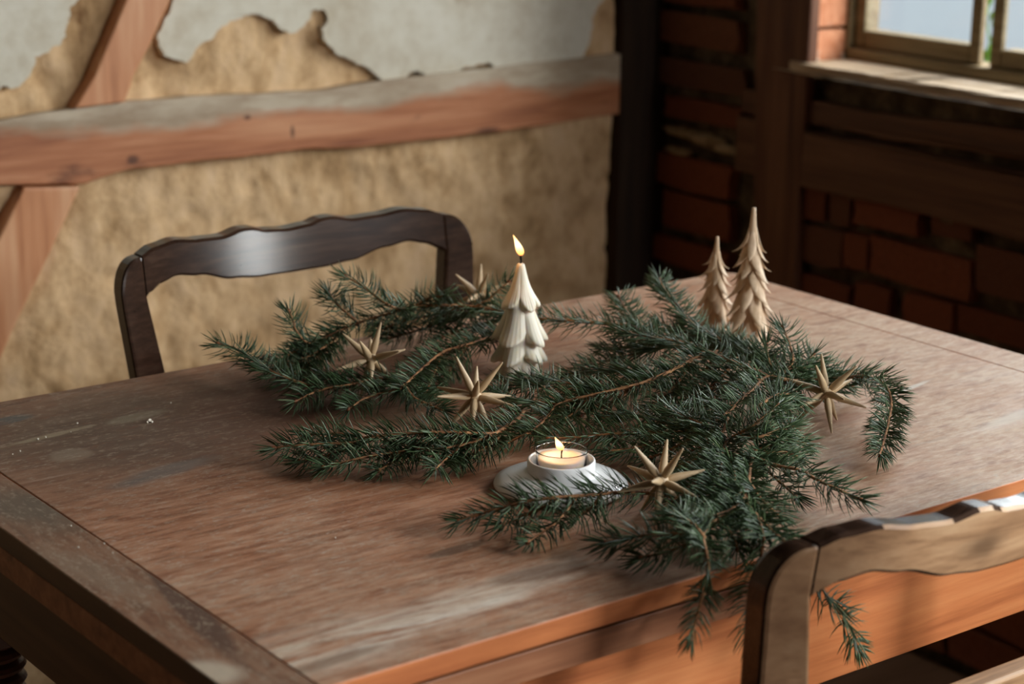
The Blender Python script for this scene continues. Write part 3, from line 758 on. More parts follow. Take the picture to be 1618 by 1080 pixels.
# ------------------------------------------------------------------ wooden stars
PHI = (1 + 5 ** .5) / 2
ICO = [Vector(v).normalized() for a in (1, -1) for b in (PHI, -PHI) for v in ((0, a, b), (a, b, 0), (b, 0, a))]
def spike_mesh(R):
    prof = [(.0022, .003), (.0031, .0075), (.0037, .0120), (.0035, .0165), (.0023, R * .68), (.0013, R * .9), (.0009, R * .985), (.0005, R)]
    n = 12; V = []; F = []
    for r, z in prof:
        for i in range(n): V.append((r * math.cos(2 * math.pi * i / n), r * math.sin(2 * math.pi * i / n), z))
    for j in range(len(prof) - 1):
        for i in range(n): F.append([j * n + i, j * n + (i + 1) % n, (j + 1) * n + (i + 1) % n, (j + 1) * n + i])
    F.append([(len(prof) - 1) * n + i for i in range(n)]); F.append(list(range(n))[::-1])
    me = bpy.data.meshes.new('spike'); me.from_pydata(V, [], F)
    me.polygons.foreach_set('use_smooth', [True] * len(me.polygons)); me.materials.append(M_star.m); return me
bm = bmesh.new(); bmesh.ops.create_icosphere(bm, subdivisions=3, radius=.0068)
hubme = bpy.data.meshes.new('hub'); bm.to_mesh(hubme); bm.free(); hubme.materials.append(M_star.m)
hubme.polygons.foreach_set('use_smooth', [True] * len(hubme.polygons))
stars = [
    ('wooden star on the far spruce branch, half hidden by needles left of the candle', (756, 466), .806, .0370, [[-0.5717, -0.4322, 0.6974], [0.8123, -0.1781, 0.5554], [-0.1159, 0.884, 0.4529]]),
    ('leftmost wooden star, lying on the spruce below the far chair', (586.1, 567.5), None, .0392, [[-0.9336, 0.0332, -0.3568], [-0.1662, 0.8419, 0.5134], [0.3175, 0.5386, -0.7805]]),
    ('wooden star standing on the table in front of the tree candle', (749.8, 625.7), None, .0423, [[-0.4144, -0.9035, -0.1092], [-0.2223, 0.2168, -0.9506], [0.8825, -0.3696, -0.2907]]),
    ('rightmost wooden star, standing on bare table inside the curved spruce tip', (1305.8, 620.7), None, .0407, [[0.1809, 0.5495, 0.8157], [-0.7462, 0.6169, -0.2502], [-0.6407, -0.5634, 0.5216]]),
    ('wooden star beside the tealight, one spike pointing at the viewer', (1044.7, 759.5), None, .0395, [[0.3602, -0.8504, 0.3836], [-0.7772, -0.046, 0.6276], [-0.516, -0.5242, -0.6775]])]
for lab, (px, py), z, R, Rm in stars:
    Rm = Matrix(Rm) if Rm else Matrix.Rotation(.5, 3, 'Z') @ Matrix.Rotation(.35, 3, 'X')
    dirs = [(Rm @ d).normalized() for d in ICO]
    if z is None: z = TZ - min(d.z for d in dirs) * R + .0004
    c = onz(px, py, z)
    root = thing('wooden_star', lab, 'star', c, 'turned wooden stars')
    sm = spike_mesh(R)
    h = bpy.data.objects.new('hub', hubme); link(h, root)
    for d in dirs:
        o = bpy.data.objects.new('spike', sm); link(o, root); o.rotation_euler = d.to_track_quat('Z', 'Y').to_euler()

# ------------------------------------------------------------------ tree candle
CB = onz(820, 593, TZ)
cd = thing('tree_candle', 'ivory wax candle shaped like a fir tree, burning among the spruce', 'candle', CB)
prof = [(0, .0), (.0265, .0), (.0275, .003), (.0235, .008), (.0200, .014), (.0185, .0195),
        (.0300, .0210), (.0310, .0235), (.0258, .0290), (.0212, .0350), (.0178, .0410),
        (.0312, .0425), (.0320, .0455), (.0262, .0520), (.0205, .0610), (.0160, .0700), (.0138, .0765),
        (.0222, .0785), (.0226, .0815), (.0168, .0885), (.0112, .0970), (.0076, .1070), (.0052, .1160), (.0040, .1205), (.0030, .1215), (0, .1215)]
lob = {0: 6, 1: 6, 2: 6, 3: 5}
n = 120; V = []; F = []
def tier(z): return 0 if z < .0195 else 1 if z < .041 else 2 if z < .0765 else 3
for r, z in prof:
    t = tier(z + 1e-6 if z not in (.0195, .0410, .0765) else z - 1e-4); nl = (5, 6, 5, 4)[t]; ph = (.3, 1.25, .35, .15)[t]
    zt, zb = ((.0195, 0), (.041, .0210), (.0765, .0425), (.1215, .0785))[t]
    k = max(0, min(1, (zt - z) / (zt - zb)))           # 0 top of the tier .. 1 hem
    for i in range(n):
        a = 2 * math.pi * i / n
        l = abs(math.cos(nl * a / 2 + ph + .35 * math.sin(a * 2 + t))) ** .75
        fl_ = .012 * math.sin(a * 37) * k + .02 * noise.noise(Vector((math.cos(a) * 4, math.sin(a) * 4, z * 60)))
        rr = r * (1 - .42 * k ** .8 * (1 - l) + fl_ + .12 * k * noise.noise(Vector((math.cos(a) * 1.3, math.sin(a) * 1.3, 9 + t * 3.1))))
        dz = (-.0055 * l + .0070 * (1 - l) + .008 * noise.noise(Vector((math.cos(a) * 1.7, math.sin(a) * 1.7, t * 5.3)))) * k * k
        if z < .004: dz = 0
        if z > .118: rr = r; dz = 0
        V.append(CB + Vector((rr * math.cos(a), rr * math.sin(a), z + dz)))
m_ = len(prof)
for j in range(m_ - 1):
    for i in range(n): F.append([j * n + i, j * n + (i + 1) % n, (j + 1) * n + (i + 1) % n, (j + 1) * n + i])
body = mesh('wax_body', V, F, M_wax, cd, True)
ss = body.modifiers.new('soft', 'SUBSURF'); ss.levels = 1; ss.render_levels = 1
top = CB + Vector((0, 0, .1208))
wk = [top, top + Vector((.0003, 0, .004)), top + Vector((-.0003, .0002, .0075)), top + Vector((.0004, 0, .0105))]
mesh('wick', *tube_data(catmull(wk, .001), lambda t: .0009 + .0005 * t, 8), M_wick, cd, True)
def flame(base, H, R, lean, parent, power):
    V = []; F = []; n = 16
    prof = [(0, 0), (.55, .06), (.9, .16), (1.0, .28), (.88, .45), (.6, .64), (.32, .82), (.12, .95), (0, 1)]
    for r, t in prof:
        off = lean * (t ** 1.5)
        for i in range(n):
            a = 2 * math.pi * i / n; V.append(base + Vector((r * R * math.cos(a), r * R * math.sin(a), t * H)) + off)
    for j in range(len(prof) - 1):
        for i in range(n): F.append([j * n + i, j * n + (i + 1) % n, (j + 1) * n + (i + 1) % n, (j + 1) * n + i])
    o = mesh('flame', V, F, M_flame, parent, True)
    l = bpy.data.lights.new('flame_glow', 'POINT'); l.energy = power; l.color = (1, .50, .20); l.shadow_soft_size = .006
    lo = bpy.data.objects.new('flame_glow', l); link(lo, parent); lo.location = base + Vector((0, 0, H * .5)) + lean * .4 - ORG[parent.name] + Vector((0, 0, .004))
    return o
flame(top + Vector((0, 0, .0085)), .0225, .0042, CR * -.0085, cd, .15)

# ------------------------------------------------------------------ tealight in its ceramic holder
TC = onz(886, 770, TZ)
th_ = thing('tealight_holder', 'white ceramic tealight holder with a wide sloping saucer rim', 'candle holder', TC)
lathe('saucer', [(.050, .0003), (.0575, .0010), (.0600, .0035), (.0590, .0062), (.052, .0098), (.043, .0122), (.034, .0142), (.0309, .0153), (.0302, .0170), (.0302, .0260), (.0298, .0268), (.0288, .0272), (.0278, .0268), (.0274, .0258), (.0272, .0180), (.0268, .0152), (.026, .0148), (.0, .0148)], TC, M_cer, th_, 72)
tl = thing('tealight', 'burning tealight in a clear glass cup, set in the ceramic holder', 'candle', TC + Vector((0, 0, .0152)))
b0 = TC + Vector((0, 0, .0152))
lathe('glass_cup', [(0, 0), (.0205, 0), (.0220, .0012), (.0226, .004), (.0230, .0192), (.0233, .0200), (.0230, .0207), (.0224, .0204), (.0221, .0195), (.0216, .004), (.0205, .0018), (0, .0018)], b0, M_cup, tl, 64)
lathe('wax', [(0, .0022), (.0203, .0022), (.0209, .0040), (.0213, .0128), (.0207, .0138), (.0150, .0134), (.0095, .0128), (0, .0127)], b0, M_tlwax, tl, 56)
wt = b0 + Vector((0, 0, .0127))
mesh('wick', *tube_data(catmull([wt, wt + Vector((0, 0, .004)), wt + Vector((.0008, 0, .0075)), wt + Vector((.0022, -.0006, .0100))], .001), lambda t: .0007, 8), M_wick, tl, True)
flame(wt + Vector((.0004, 0, .0068)) - CR * .0010, .0125, .0036, CR * -.0055, tl, .075)

# ------------------------------------------------------------------ carved wooden trees
def carved_tree(label, px, py, H, Rb, rows, seed):
    c = onz(px, py, TZ); r = random.Random(seed)
    root = thing('carved_tree', label, 'wooden tree', c, 'carved wooden trees')
    def rad(t): return Rb * (.085 + .66 * (1 - t) ** 1.15)
    n = 24; prof = [(Rb * .78, 0)] + [(rad(i / 24), H * i / 24) for i in range(25)]
    prof[1] = (Rb * .78, .002); prof.append((0, H * 1.003))
    lathe('trunk', prof, c, M_carve, root, n)
    for j in range(rows):
        if 1:
            t = .02 + .64 * (j / (rows - 1)) ** .95
            z0 = H * t
            a = j * 2.39996 + r.uniform(-.2, .2)
            L = H * (.30 - .14 * t) * r.uniform(.9, 1.1); w = Rb * (.33 - .15 * t) * r.uniform(.9, 1.1)
            flare = Rb * (.66 - .20 * t) * r.uniform(.75, 1.25)
            ca, sa = math.cos(a), math.sin(a); er = Vector((ca, sa, 0)); et = Vector((-sa, ca, 0))
            V = []; F = []; ns = 9
            for i in range(ns):
                s = i / (ns - 1)                       # 0 top, 1 tip
                z = z0 + L * (1 - s) + (.06 * L * max(0, s - .82) / .18)
                rr = rad(min(1, (z / H))) * .97 + flare * max(0, s) ** 3.2 + .0002
                ww = w * (.30 + .70 * math.sin(min(1, s * 1.6) * math.pi / 2)) * (1 if s < .55 else max(.10, 1 - ((s - .55) / .45) ** 1.6))
                thk = .0010
                for side in (-1, -.5, 0, .5, 1):
                    dep = (1 - side * side) * ww * .30
                    V.append(c + er * (rr + dep) + et * (side * ww) + Vector((0, 0, z)))
                for side in (1, .5, 0, -.5, -1):
                    dep = (1 - side * side) * ww * .30
                    V.append(c + er * (rr + dep - thk) + et * (side * ww) + Vector((0, 0, z)))
            for i in range(ns - 1):
                for k_ in range(10): F.append([i * 10 + k_, i * 10 + (k_ + 1) % 10, (i + 1) * 10 + (k_ + 1) % 10, (i + 1) * 10 + k_])
            F += [list(range(10))[::-1], [(ns - 1) * 10 + k_ for k_ in range(10)]]
            mesh('wood_curl', V, F, M_curl, root, True)
    return root
carved_tree('taller carved wooden tree at the far end of the table', 1181, 540, .154, .0262, 36, 3)
carved_tree('smaller carved wooden tree left of the taller one', 1127, 520, .109, .0210, 28, 7)

# ------------------------------------------------------------------ spruce branches
UPREF = Vector((0, -.35, 1)).normalized()
def place(q):
    if len(q) == 3: return onz(q[0], q[1], TZ + q[2] / 100)
    return ony(q[0], q[1], q[3])
class Spruce:
    def __init__(s, seed): s.r = random.Random(seed); s.g = np.random.default_rng(seed)
    def twig(s, root, name, pts, r0=.0016, r1=.0010, nl=.0285, dens=20, bud=True, bare=0.0, tipn=12, side=None):
        P3 = [place(q) for q in pts]
        C = catmull(P3, .0022)
        V, F = tube_data(C, lambda t: r0 + (r1 - r0) * t, 6, .10, s.r)
        tw = mesh(name, V, F, M_bark, root, True)
        A = np.array([tuple(v) for v in C]); seg = np.linalg.norm(np.diff(A, axis=0), axis=1); cum = np.concatenate([[0], np.cumsum(seg)]); Lt = cum[-1]
        n = int(Lt * 100 * dens * .78 * (1 - bare))
        g = s.g
        t = np.sort(g.uniform(bare * Lt, Lt, n)); 
        idx = np.clip(np.searchsorted(cum, t) - 1, 0, len(seg) - 1); fr = ((t - cum[idx]) / seg[idx])[:, None]
        B = A[idx] * (1 - fr) + A[idx + 1] * fr
        T = (A[np.clip(idx + 2, 0, len(A) - 1)] - A[np.clip(idx - 1, 0, len(A) - 1)]); T /= np.linalg.norm(T, axis=1)[:, None]
        up = np.tile(np.array(UPREF), (n, 1)); par = np.abs((T * up).sum(1)) > .8
        up[par] = np.array((.25, -1, .1)) / np.linalg.norm((.25, -1, .1))
        Lr = np.cross(T, up); Lr /= np.linalg.norm(Lr, axis=1)[:, None]; N = np.cross(Lr, T)
        # angles round the twig: parted on top, thick at the sides, thin underneath
        ph = np.radians(np.clip(g.normal(80, 24, n), 22, 160)) * np.where(g.random(n) < .5, 1, -1)
        lower = g.random(n) < .10; ph = np.where(lower, np.radians(g.uniform(120, 240, n)), ph)
        Rd = np.cos(ph)[:, None] * N + np.sin(ph)[:, None] * Lr
        rel = t / Lt
        ln = nl * g.uniform(.85, 1.08, n) * (1 - .22 * np.clip((rel - .85) / .15, 0, 1)) * np.clip(.7 + rel * 2, 0, 1)
        a0 = np.radians(g.normal(74, 5, n)); a1 = np.radians(g.normal(48, 5, n))
        a0 = a0 - np.radians(22) * np.clip((rel - .85) / .15, 0, 1)
        a1 = a1 - np.radians(18) * np.clip((rel - .85) / .15, 0, 1)
        d0 = Rd * np.sin(a0)[:, None] + T * np.cos(a0)[:, None]
        d1 = Rd * np.sin(a1)[:, None] + T * np.cos(a1)[:, None] + N * .04 + g.normal(0, .04, (n, 3))
        if tipn:
            ang = g.uniform(0, 2 * np.pi, tipn); Te = np.tile(T[-1], (tipn, 1)); Re = np.cos(ang)[:, None] * N[-1] + np.sin(ang)[:, None] * Lr[-1]
            q = np.radians(g.uniform(12, 48, tipn))[:, None]
            B = np.vstack([B, np.tile(A[-1], (tipn, 1))]); d0 = np.vstack([d0, Re * np.sin(q) + Te * np.cos(q)]); d1 = np.vstack([d1, Re * np.sin(q * .8) + Te * np.cos(q * .8)])
            ln = np.concatenate([ln, nl * g.uniform(.55, .9, tipn)]); n += tipn
        d0 /= np.linalg.norm(d0, axis=1)[:, None]; d1 /= np.linalg.norm(d1, axis=1)[:, None]
        l = ln[:, None]
        P = [B, B + d0 * l * .33, B + d0 * l * .42 + d1 * l * .28, B + d0 * l * .42 + d1 * l * .60]
        ax = np.cross(d0, d1 + 1e-3); ax /= np.linalg.norm(ax, axis=1)[:, None]
        mixv = g.normal(0, 1, (n, 3)); ax = ax * .6 + mixv * .4; ax -= d0 * (ax * d0).sum(1)[:, None]; ax /= np.linalg.norm(ax, axis=1)[:, None]
        bx = np.cross(d0, ax)
        wd = [.00048, .00074, .00062]
        rows = []
        for p, w_ in zip(P[:3], wd):
            rows += [p + ax * w_, p - ax * w_ * .55 + bx * w_ * .55, p - ax * w_ * .55 - bx * w_ * .55]
        rows.append(P[3])
        VV = np.stack(rows, 1)                      # n,10,3
        on = (VV[..., 1] > TY0 - .002) & (VV[..., 0] < TX1) & (VV[..., 1] < TY1 + .002)
        zf = TZ + .0006 + np.tile(g.uniform(0, .002, (n, 1)), (1, 10))
        VV[..., 2] = np.where(on & (VV[..., 2] < zf), zf, VV[..., 2])
        fr_ = (~on) & (VV[..., 2] < TZ) & (VV[..., 1] > TY0 - .002)
        VV[..., 1] = np.where(fr_, TY0 - .002, VV[..., 1])
        FF = []
        for j in range(2):
            for k in range(3): FF.append((j * 3 + k, j * 3 + (k + 1) % 3, (j + 1) * 3 + (k + 1) % 3, (j + 1) * 3 + k))
        Tt = [(6, 7, 9), (7, 8, 9), (8, 6, 9)]
        FA = (np.array(FF)[None] + (np.arange(n) * 10)[:, None, None]).reshape(-1, 4).tolist() + (np.array(Tt)[None] + (np.arange(n) * 10)[:, None, None]).reshape(-1, 3).tolist()
        nd = mesh('needles', VV.reshape(-1, 3), FA, M_needle, tw, True, stuff=True)
        at = nd.data.attributes.new('tint', 'FLOAT', 'POINT')
        tint = np.clip(g.normal(.48, .17, n), 0, 1)[:, None] + np.array([-.1] * 3 + [0] * 3 + [.05] * 3 + [.22])[None]
        at.data.foreach_set('value', np.clip(tint, 0, 1).reshape(-1).astype(np.float32))
        if bud:
            bm = bmesh.new(); bmesh.ops.create_icosphere(bm, subdivisions=2, radius=1)
            tv = (C[-1] - C[-3]).normalized(); q = tv.to_track_quat('Z', 'Y').to_matrix()
            for v in bm.verts: v.co = C[-1] + tv * .0014 + q @ Vector((v.co.x * .0019, v.co.y * .0019, v.co.z * .0030 * (1 + .2 * noise.noise(v.co * 4))))
            fromb('bud', bm, M_bud, tw, True)
        return tw
def branch(label, seed, twigs):
    base = place(twigs[0][0][0]); base.z = TZ
    root = thing('spruce_branch', label, 'spruce branch', base, 'green spruce branches laid on the table')
    sp = Spruce(seed)
    for i, t in enumerate(twigs):
        k = t[1] if len(t) > 1 else {}
        if i == 0: k = {'r0': .0022, 'r1': .0012, **k}
        sp.twig(root, 'stem' if i == 0 else 'twig', t[0], **k)
    return root

branch('long spruce branch along the far edge of the table, passing behind the candle', 1, [
    ([(1012, 526, 4.2), (980, 514, 4.8), (935, 509, 5), (892, 506, 5), (857, 504, 5), (805, 494, 5), (757, 485, 5.4), (700, 482, 5.8), (654, 485, 5.6), (612, 496, 5), (563, 511, 4.2), (525, 528, 3.6), (488, 546, 3), (455, 560, 2.8)],),
    ([(505, 612, 1.8), (470, 603, 2.4), (434, 589, 3), (405, 570, 3.6), (376, 553, 4), (346, 543, 4.4)],),
    ([(500, 537, 3.4), (485, 541, 3.8), (468, 522, 5.2), (463, 507, 6.2), (457, 493, 7.0)],),
    ([(645, 488, 5.6), (624, 486, 6.4), (601, 473, 7.4), (577, 455, 8.4), (562, 445, 9), (547, 437, 9.4)],),
    ([(565, 508, 4.5), (548, 494, 5.6), (534, 482, 6.4), (520, 462, 7.2)],),
    ([(748, 486, 5.4), (770, 474, 6.2), (788, 458, 7.4), (803, 445, 8.4)], {'dens': 15}),
    ([(757, 488, 5), (715, 503, 3.4), (665, 520, 2.2), (615, 535, 1.6)], {'dens': 26}),
    ([(720, 486, 5), (685, 497, 4), (640, 506, 3.2), (600, 522, 2.4)], {'dens': 26}),
    ([(800, 500, 4.4), (770, 510, 3.2), (735, 520, 2.4), (700, 532, 1.8)], {'dens': 26}),
    ([(525, 540, 3), (490, 562, 2.4), (455, 575, 2), (425, 583, 1.6)], {'dens': 24}),
    ([(540, 520, 3.6), (520, 545, 2.6), (490, 572, 1.8), (468, 590, 1.4)], {'dens': 24}),
    ([(650, 488, 5.4), (680, 470, 6.4), (700, 468, 6.8)], {'dens': 14, 'bud': False}),
])
branch('spruce branch reaching from the candle foot down left between two wooden stars', 2, [
    ([(806, 523, 3), (787, 530, 3.2), (766, 536, 3.5), (738, 545, 3.7), (700, 556, 3.6), (673, 577, 3.2), (650, 598, 2.8), (632, 616, 2.4)], {'bud': False}),
    ([(640, 608, 2.6), (616, 618, 2.2), (598, 622, 2), (575, 630, 1.8), (552, 645, 1.5)],),
    ([(645, 602, 2.6), (600, 598, 2.2), (560, 606, 2), (530, 611, 1.9), (500, 618, 1.8), (469, 633, 1.5)],),
    ([(700, 556, 3.6), (690, 580, 2.6), (680, 605, 1.6), (672, 622, 1.2)], {'dens': 22}),
    ([(740, 545, 3.6), (725, 565, 2.4), (712, 585, 1.4)], {'dens': 22}),
    ([(560, 607, 2), (530, 595, 2), (505, 592, 2), (480, 600, 1.6)],{'dens': 22}),
    ([(640, 610, 2.4), (655, 628, 1.6), (680, 640, 1.2), (700, 648, 1)], {'dens': 24, 'bud': False}),
])
branch('front left spruce branch whose tip points left across the bare tabletop', 3, [
    ([(828, 650, 2.8), (815, 664, 2.6), (790, 680, 2.4), (776, 685, 2.5), (730, 683, 3), (681, 683, 3.2), (631, 686, 3), (575, 691, 2.7)],),
    ([(600, 689, 2.8), (557, 699, 2.5), (513, 701, 2.4), (476, 703, 2.3), (435, 707, 2.1)],),
    ([(560, 687, 2.2), (535, 685, 2.2), (508, 685, 2), (483, 687, 1.8)],),
    ([(690, 698, 2), (640, 712, 1.8), (600, 718, 1.8), (581, 721, 1.8), (559, 726, 1.7), (539, 731, 1.5), (513, 737, 1.3)],),
    ([(776, 687, 2.5), (760, 694, 2.4), (745, 699, 2.3), (717, 705, 2.2), (689, 709, 2.1), (662, 708, 2)],),
    ([(735, 700, 2), (720, 712, 1.8), (705, 725, 1.6), (689, 739, 1.5)],{'dens': 18}),
    ([(660, 700, 2), (640, 715, 1.5), (620, 730, 1.1), (600, 742, .9)], {'dens': 24}),
    ([(790, 690, 2), (770, 705, 1.6), (745, 718, 1.2), (725, 730, 1)], {'dens': 24}),
    ([(575, 694, 2.2), (540, 712, 1.5), (505, 722, 1.2), (475, 728, 1)], {'dens': 22}),
])
branch('long middle spruce branch sweeping from the carved trees down to the tealight', 4, [
    ([(1222, 598, 4), (1199, 588, 4.5), (1173, 577, 4.8), (1149, 569, 5), (1120, 556, 5.2), (1108, 560, 5.1), (1083, 574, 4.7), (1055, 588, 4.4), (1017, 604, 4.1), (978, 614, 3.8), (935, 624, 3.5), (904, 631, 3.2), (878, 641, 3), (868, 655, 2.6), (850, 673, 2.3), (836, 683, 2.1), (820, 690, 1.9), (806, 697, 1.6)],),
    ([(885, 638, 3), (855, 636, 3), (825, 632, 2.8), (795, 627, 2.4), (772, 622, 2)], {'dens': 22}),
    ([(960, 618, 3.6), (925, 610, 3.4), (890, 604, 3.2), (855, 600, 2.8), (830, 598, 2.4)], {'dens': 22}),
    ([(1040, 595, 4.2), (1005, 588, 3.4), (965, 585, 2.8), (930, 588, 2.2), (900, 590, 1.8)], {'dens': 24}),
    ([(1112, 556, 5.2), (1084, 542, 5.5), (1045, 535, 5.6), (1010, 529, 5.5), (975, 521, 5.4)], {'dens': 22}),
    ([(1070, 545, 5), (1035, 550, 4), (995, 560, 3), (955, 572, 2.2), (925, 582, 1.8)], {'dens': 26}),
    ([(1000, 608, 3.8), (975, 630, 2.6), (945, 645, 1.8), (920, 655, 1.4)], {'dens': 22}),
    ([(935, 624, 3.4), (915, 645, 2.4), (895, 660, 1.8)], {'dens': 20}),
    ([(1090, 572, 4.8), (1075, 600, 3.4), (1050, 625, 2.4), (1030, 640, 1.8)], {'dens': 22}),
    ([(1160, 573, 4.8), (1135, 600, 3.8), (1110, 620, 3), (1085, 635, 2.2)], {'dens': 22}),
    ([(1130, 562, 5), (1110, 590, 3.6), (1085, 612, 2.6), (1060, 622, 2)], {'dens': 22}),
    ([(860, 612, 3), (840, 606, 2.8), (815, 606, 2.4), (790, 612, 2)], {'dens': 22}),
])
branch('spruce branch behind with one twig rising up beside the smaller carved tree', 5, [
    ([(1180, 562, 3.6), (1150, 546, 4), (1130, 531, 4.6), (1102, 517, 5), (1086, 502, 5.4), (1073, 487, 5.8), (1060, 471, 6.2), (1049, 456, 6.6), (1042, 441, 7)], {'r0': .0018, 'r1': .0011}),
    ([(1055, 540, 4), (1028, 528, 4.6), (1010, 513, 5), (997, 499, 5.4), (985, 483, 5.8), (978, 469, 6.2)],),
    ([(1150, 546, 4), (1110, 532, 4.2), (1075, 522, 4.4), (1045, 512, 4.6)], {'dens': 22}),
    ([(1190, 570, 3.4), (1165, 548, 3.6), (1140, 535, 3.4), (1110, 535, 3)], {'dens': 22}),
    ([(1200, 575, 3.4), (1180, 560, 3.6), (1160, 552, 3.4), (1130, 548, 3)], {'dens': 24}),
    ([(1215, 585, 3.4), (1200, 565, 4), (1185, 552, 4.2), (1170, 545, 4.2)], {'dens': 22}),
    ([(1040, 535, 4), (1020, 545, 3), (990, 548, 2.4), (955, 550, 2)], {'dens': 26}),
])
branch('dense spruce branch in the middle right whose twigs fan towards the viewer', 6, [
    ([(1275, 602, 3), (1245, 600, 3.8), (1213, 595, 4.3), (1188, 616, 4.2), (1170, 632, 4.1), (1157, 645, 3.9), (1135, 662, 3.6), (1117, 675, 3.2)], {'r0': .002}),
    ([(1148, 696, 2.8), (1165, 686, 3.6), (1182, 677, 4.2), (1205, 660, 5), (1228, 640, 5.6)], {'dens': 24}),
    ([(1120, 678, 2.8), (1098, 681, 2.6), (1060, 683, 2.5), (1024, 683, 2.4), (970, 685, 2.3), (915, 690, 2.1), (868, 692, 1.9)], {'dens': 22}),
    ([(1130, 680, 3), (1105, 668, 3.6), (1078, 656, 3.8), (1052, 645, 3.6)], {'dens': 24}),
    ([(1090, 680, 2.4), (1055, 668, 2.8), (1020, 658, 2.6), (985, 655, 2.2), (955, 660, 1.8)], {'dens': 24}),
    ([(1160, 642, 4), (1130, 640, 3.8), (1100, 640, 3.4), (1070, 645, 2.8)], {'dens': 24}),
    ([(1205, 600, 4.4), (1180, 600, 4.4), (1150, 605, 4), (1125, 615, 3.4)], {'dens': 22}),
    ([(1150, 660, 3.8), (1140, 685, 3), (1120, 700, 2.4), (1095, 712, 1.8)], {'dens': 22}),
    ([(1170, 690, 3.6), (1200, 690, 4.2), (1228, 680, 4.4), (1250, 672, 4.2)], {'dens': 22}),
    ([(1060, 684, 2.4), (1030, 700, 1.8), (1000, 708, 1.4), (965, 712, 1.1)], {'dens': 24}),
    ([(1200, 640, 4.2), (1225, 625, 4.4), (1245, 622, 4.2), (1262, 632, 3.4)], {'dens': 20}),
    ([(1110, 672, 3), (1085, 695, 2.2), (1055, 712, 1.6), (1030, 722, 1.2)], {'dens': 22}),
])
branch('foreground spruce branch crossing in front of the ceramic tealight holder', 7, [
    ([(1152, 690, 3), (1143, 710, 3), (1137, 728, 2.9), (1122, 748, 2.6), (1095, 768, 2.3), (1050, 778, 2.1), (1000, 778, 2.2), (972, 778, 2.4), (927, 782, 2.8), (874, 786, 3), (828, 792, 2.9), (786, 804, 2.4), (750, 814, 1.9), (727, 822, 1.5)], {'dens': 17}),
    ([(912, 785, 2.7), (903, 797, 2.3), (881, 823, 1.7), (858, 840, 1.3), (836, 855, 1)], {'dens': 18, 'r0': .0011, 'r1': .0008, 'nl': .022}),
    ([(1128, 740, 2.8), (1105, 756, 2.6), (1085, 772, 2.3), (1065, 790, 1.9)], {'dens': 22}),
    ([(1143, 720, 3), (1135, 755, 2.8), (1118, 785, 2.4), (1095, 808, 1.9)], {'dens': 22}),
    ([(1150, 700, 3), (1125, 712, 2.6), (1100, 725, 2.2), (1075, 735, 1.8)], {'dens': 22}),
    ([(1150, 715, 3), (1160, 745, 3), (1158, 775, 2.8), (1145, 800, 2.4)], {'dens': 22}),
    ([(950, 782, 2.4), (935, 800, 1.6), (915, 815, 1.2)], {'dens': 20}),
    ([(880, 788, 2.8), (850, 805, 1.8), (820, 818, 1.2), (795, 828, 1)], {'dens': 18}),
])
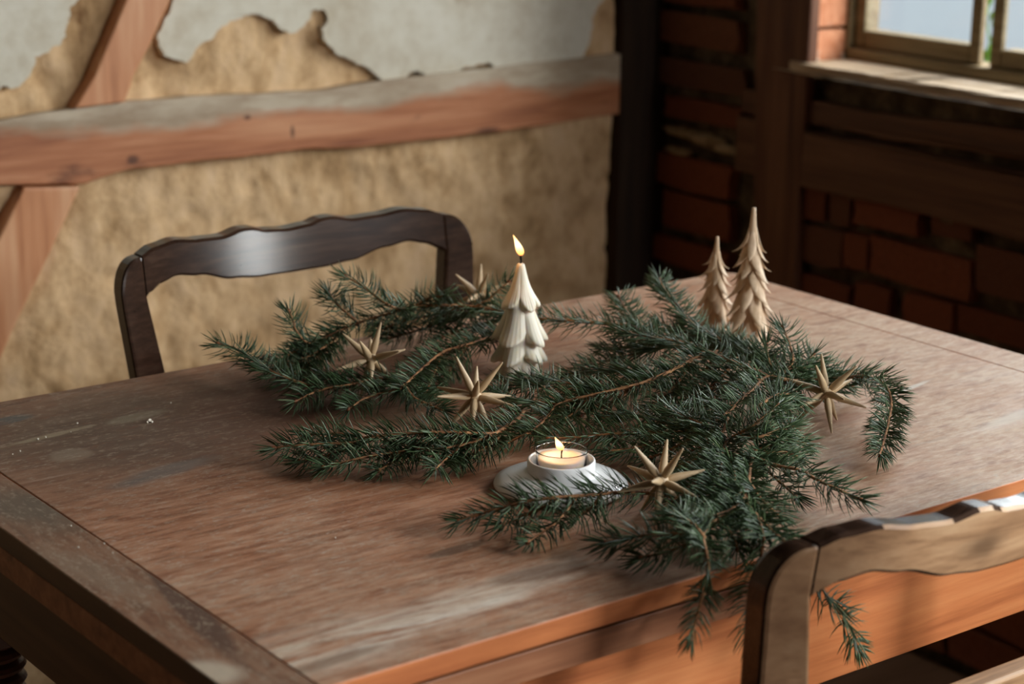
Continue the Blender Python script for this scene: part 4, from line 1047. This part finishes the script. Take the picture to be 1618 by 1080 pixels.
branch('front right spruce branch with tips hanging over the near table edge', 8, [
    ([(1195, 712, 3), (1187, 728, 3.2), (1184, 750, 3.2), (1180, 770, 3.1), (1173, 792, 3), (1150, 808, 3), (1135, 818, 3), (1117, 834, 3.1), (1111, 848, 3.2), (1116, 872, 3), (1119, 892, 2.2), (1118, 918, None, 1.052), (1110, 942, None, 1.044), (1100, 978, None, 1.040), (1092, 1008, None, 1.038)], {'r0': .0022, 'dens': 19, 'nl': .024}),
    ([(1113, 846, 3.2), (1089, 842, 3.3), (1060, 843, 3.1), (1032, 845, 2.7), (995, 848, 2.1), (958, 856, 1.5)],),
    ([(1114, 850, 3.2), (1098, 830, 4), (1080, 818, 4.2), (1060, 812, 4)], {'dens': 22}),
    ([(1174, 792, 3), (1185, 802, 3), (1198, 816, 3), (1222, 841, 2.8), (1244, 858, 2.4), (1268, 890, None, 1.052), (1288, 915, None, 1.044), (1303, 935, None, 1.038), (1326, 961, None, 1.035), (1344, 991, None, 1.033), (1357, 1026, None, 1.033)], {'dens': 18, 'nl': .027}),
    ([(1195, 812, 3), (1204, 835, 3), (1206, 856, 2.6), (1200, 890, None, 1.052), (1192, 925, None, 1.044), (1185, 965, None, 1.040), (1182, 1000, None, 1.038)], {'dens': 17}),
    ([(1184, 760, 3.2), (1200, 785, 3), (1215, 800, 2.6), (1232, 815, 2)], {'dens': 20}),
    ([(1135, 820, 3), (1150, 835, 2.6), (1160, 850, 2), (1165, 866, 1.6)], {'dens': 18}),
    ([(1178, 775, 3.1), (1160, 785, 3), (1140, 795, 2.8), (1120, 800, 2.4)], {'dens': 20}),
    ([(1116, 838, 3.1), (1085, 860, 2.4), (1050, 872, 1.7), (1015, 880, 1.2)], {'dens': 18}),
    ([(1150, 808, 3), (1125, 815, 3.2), (1100, 812, 3.2), (1075, 808, 2.8)], {'dens': 20}),
    ([(1180, 785, 3), (1186, 812, 2.6), (1180, 835, 2), (1170, 855, 1.5)], {'dens': 18}),
])
branch('spruce twig pointing right over bare wood towards the front chair', 9, [
    ([(1185, 716, 3), (1211, 730, 3.2), (1235, 737, 3.3), (1262, 742, 3.2), (1292, 758, 2.9), (1322, 772, 2.5), (1359, 788, 2)], {'r0': .0018, 'r1': .0012, 'dens': 22}),
    ([(1190, 706, 3), (1215, 715, 3.2), (1240, 714, 3.2), (1262, 722, 3)], {'dens': 22}),
    ([(1195, 712, 3), (1222, 700, 3.4), (1245, 694, 3.4), (1268, 700, 3)], {'dens': 22}),
    ([(1200, 722, 3), (1220, 750, 2.4), (1240, 768, 1.8), (1255, 782, 1.4)], {'dens': 20}),
])
branch('spruce branch curling round the rightmost wooden star, tip towards the viewer', 10, [
    ([(1205, 600, 3.4), (1250, 595, 3.4), (1290, 598, 3.1), (1330, 597, 3.3), (1365, 594, 3.8), (1390, 602, 3.8), (1404, 618, 3.5), (1408, 640, 3), (1403, 670, 2.5), (1396, 698, 2), (1390, 717, 1.6)], {'r0': .002, 'dens': 22}),
    ([(1232, 594, 3.6), (1252, 572, 4.6), (1248, 545, 5.8), (1237, 517, 7)], {'dens': 14}),
    ([(1225, 592, 3.6), (1216, 572, 4.6), (1212, 556, 5.2), (1211, 545, 5.8)], {'dens': 26}),
    ([(1255, 590, 3.6), (1272, 572, 4.2), (1285, 560, 4.6)], {'dens': 16}),
    ([(1260, 596, 3.4), (1290, 584, 3.4), (1325, 585, 3.2), (1355, 590, 2.8)], {'dens': 20}),
    ([(1250, 598, 3.4), (1280, 610, 2.6), (1310, 612, 2), (1345, 608, 1.8)], {'dens': 20}),
    ([(1240, 596, 3.6), (1245, 615, 3), (1240, 635, 2.2), (1232, 655, 1.6)], {'dens': 20}),
    ([(1235, 590, 3.6), (1255, 582, 4), (1275, 580, 3.8), (1290, 575, 3.6)], {'dens': 20}),
])
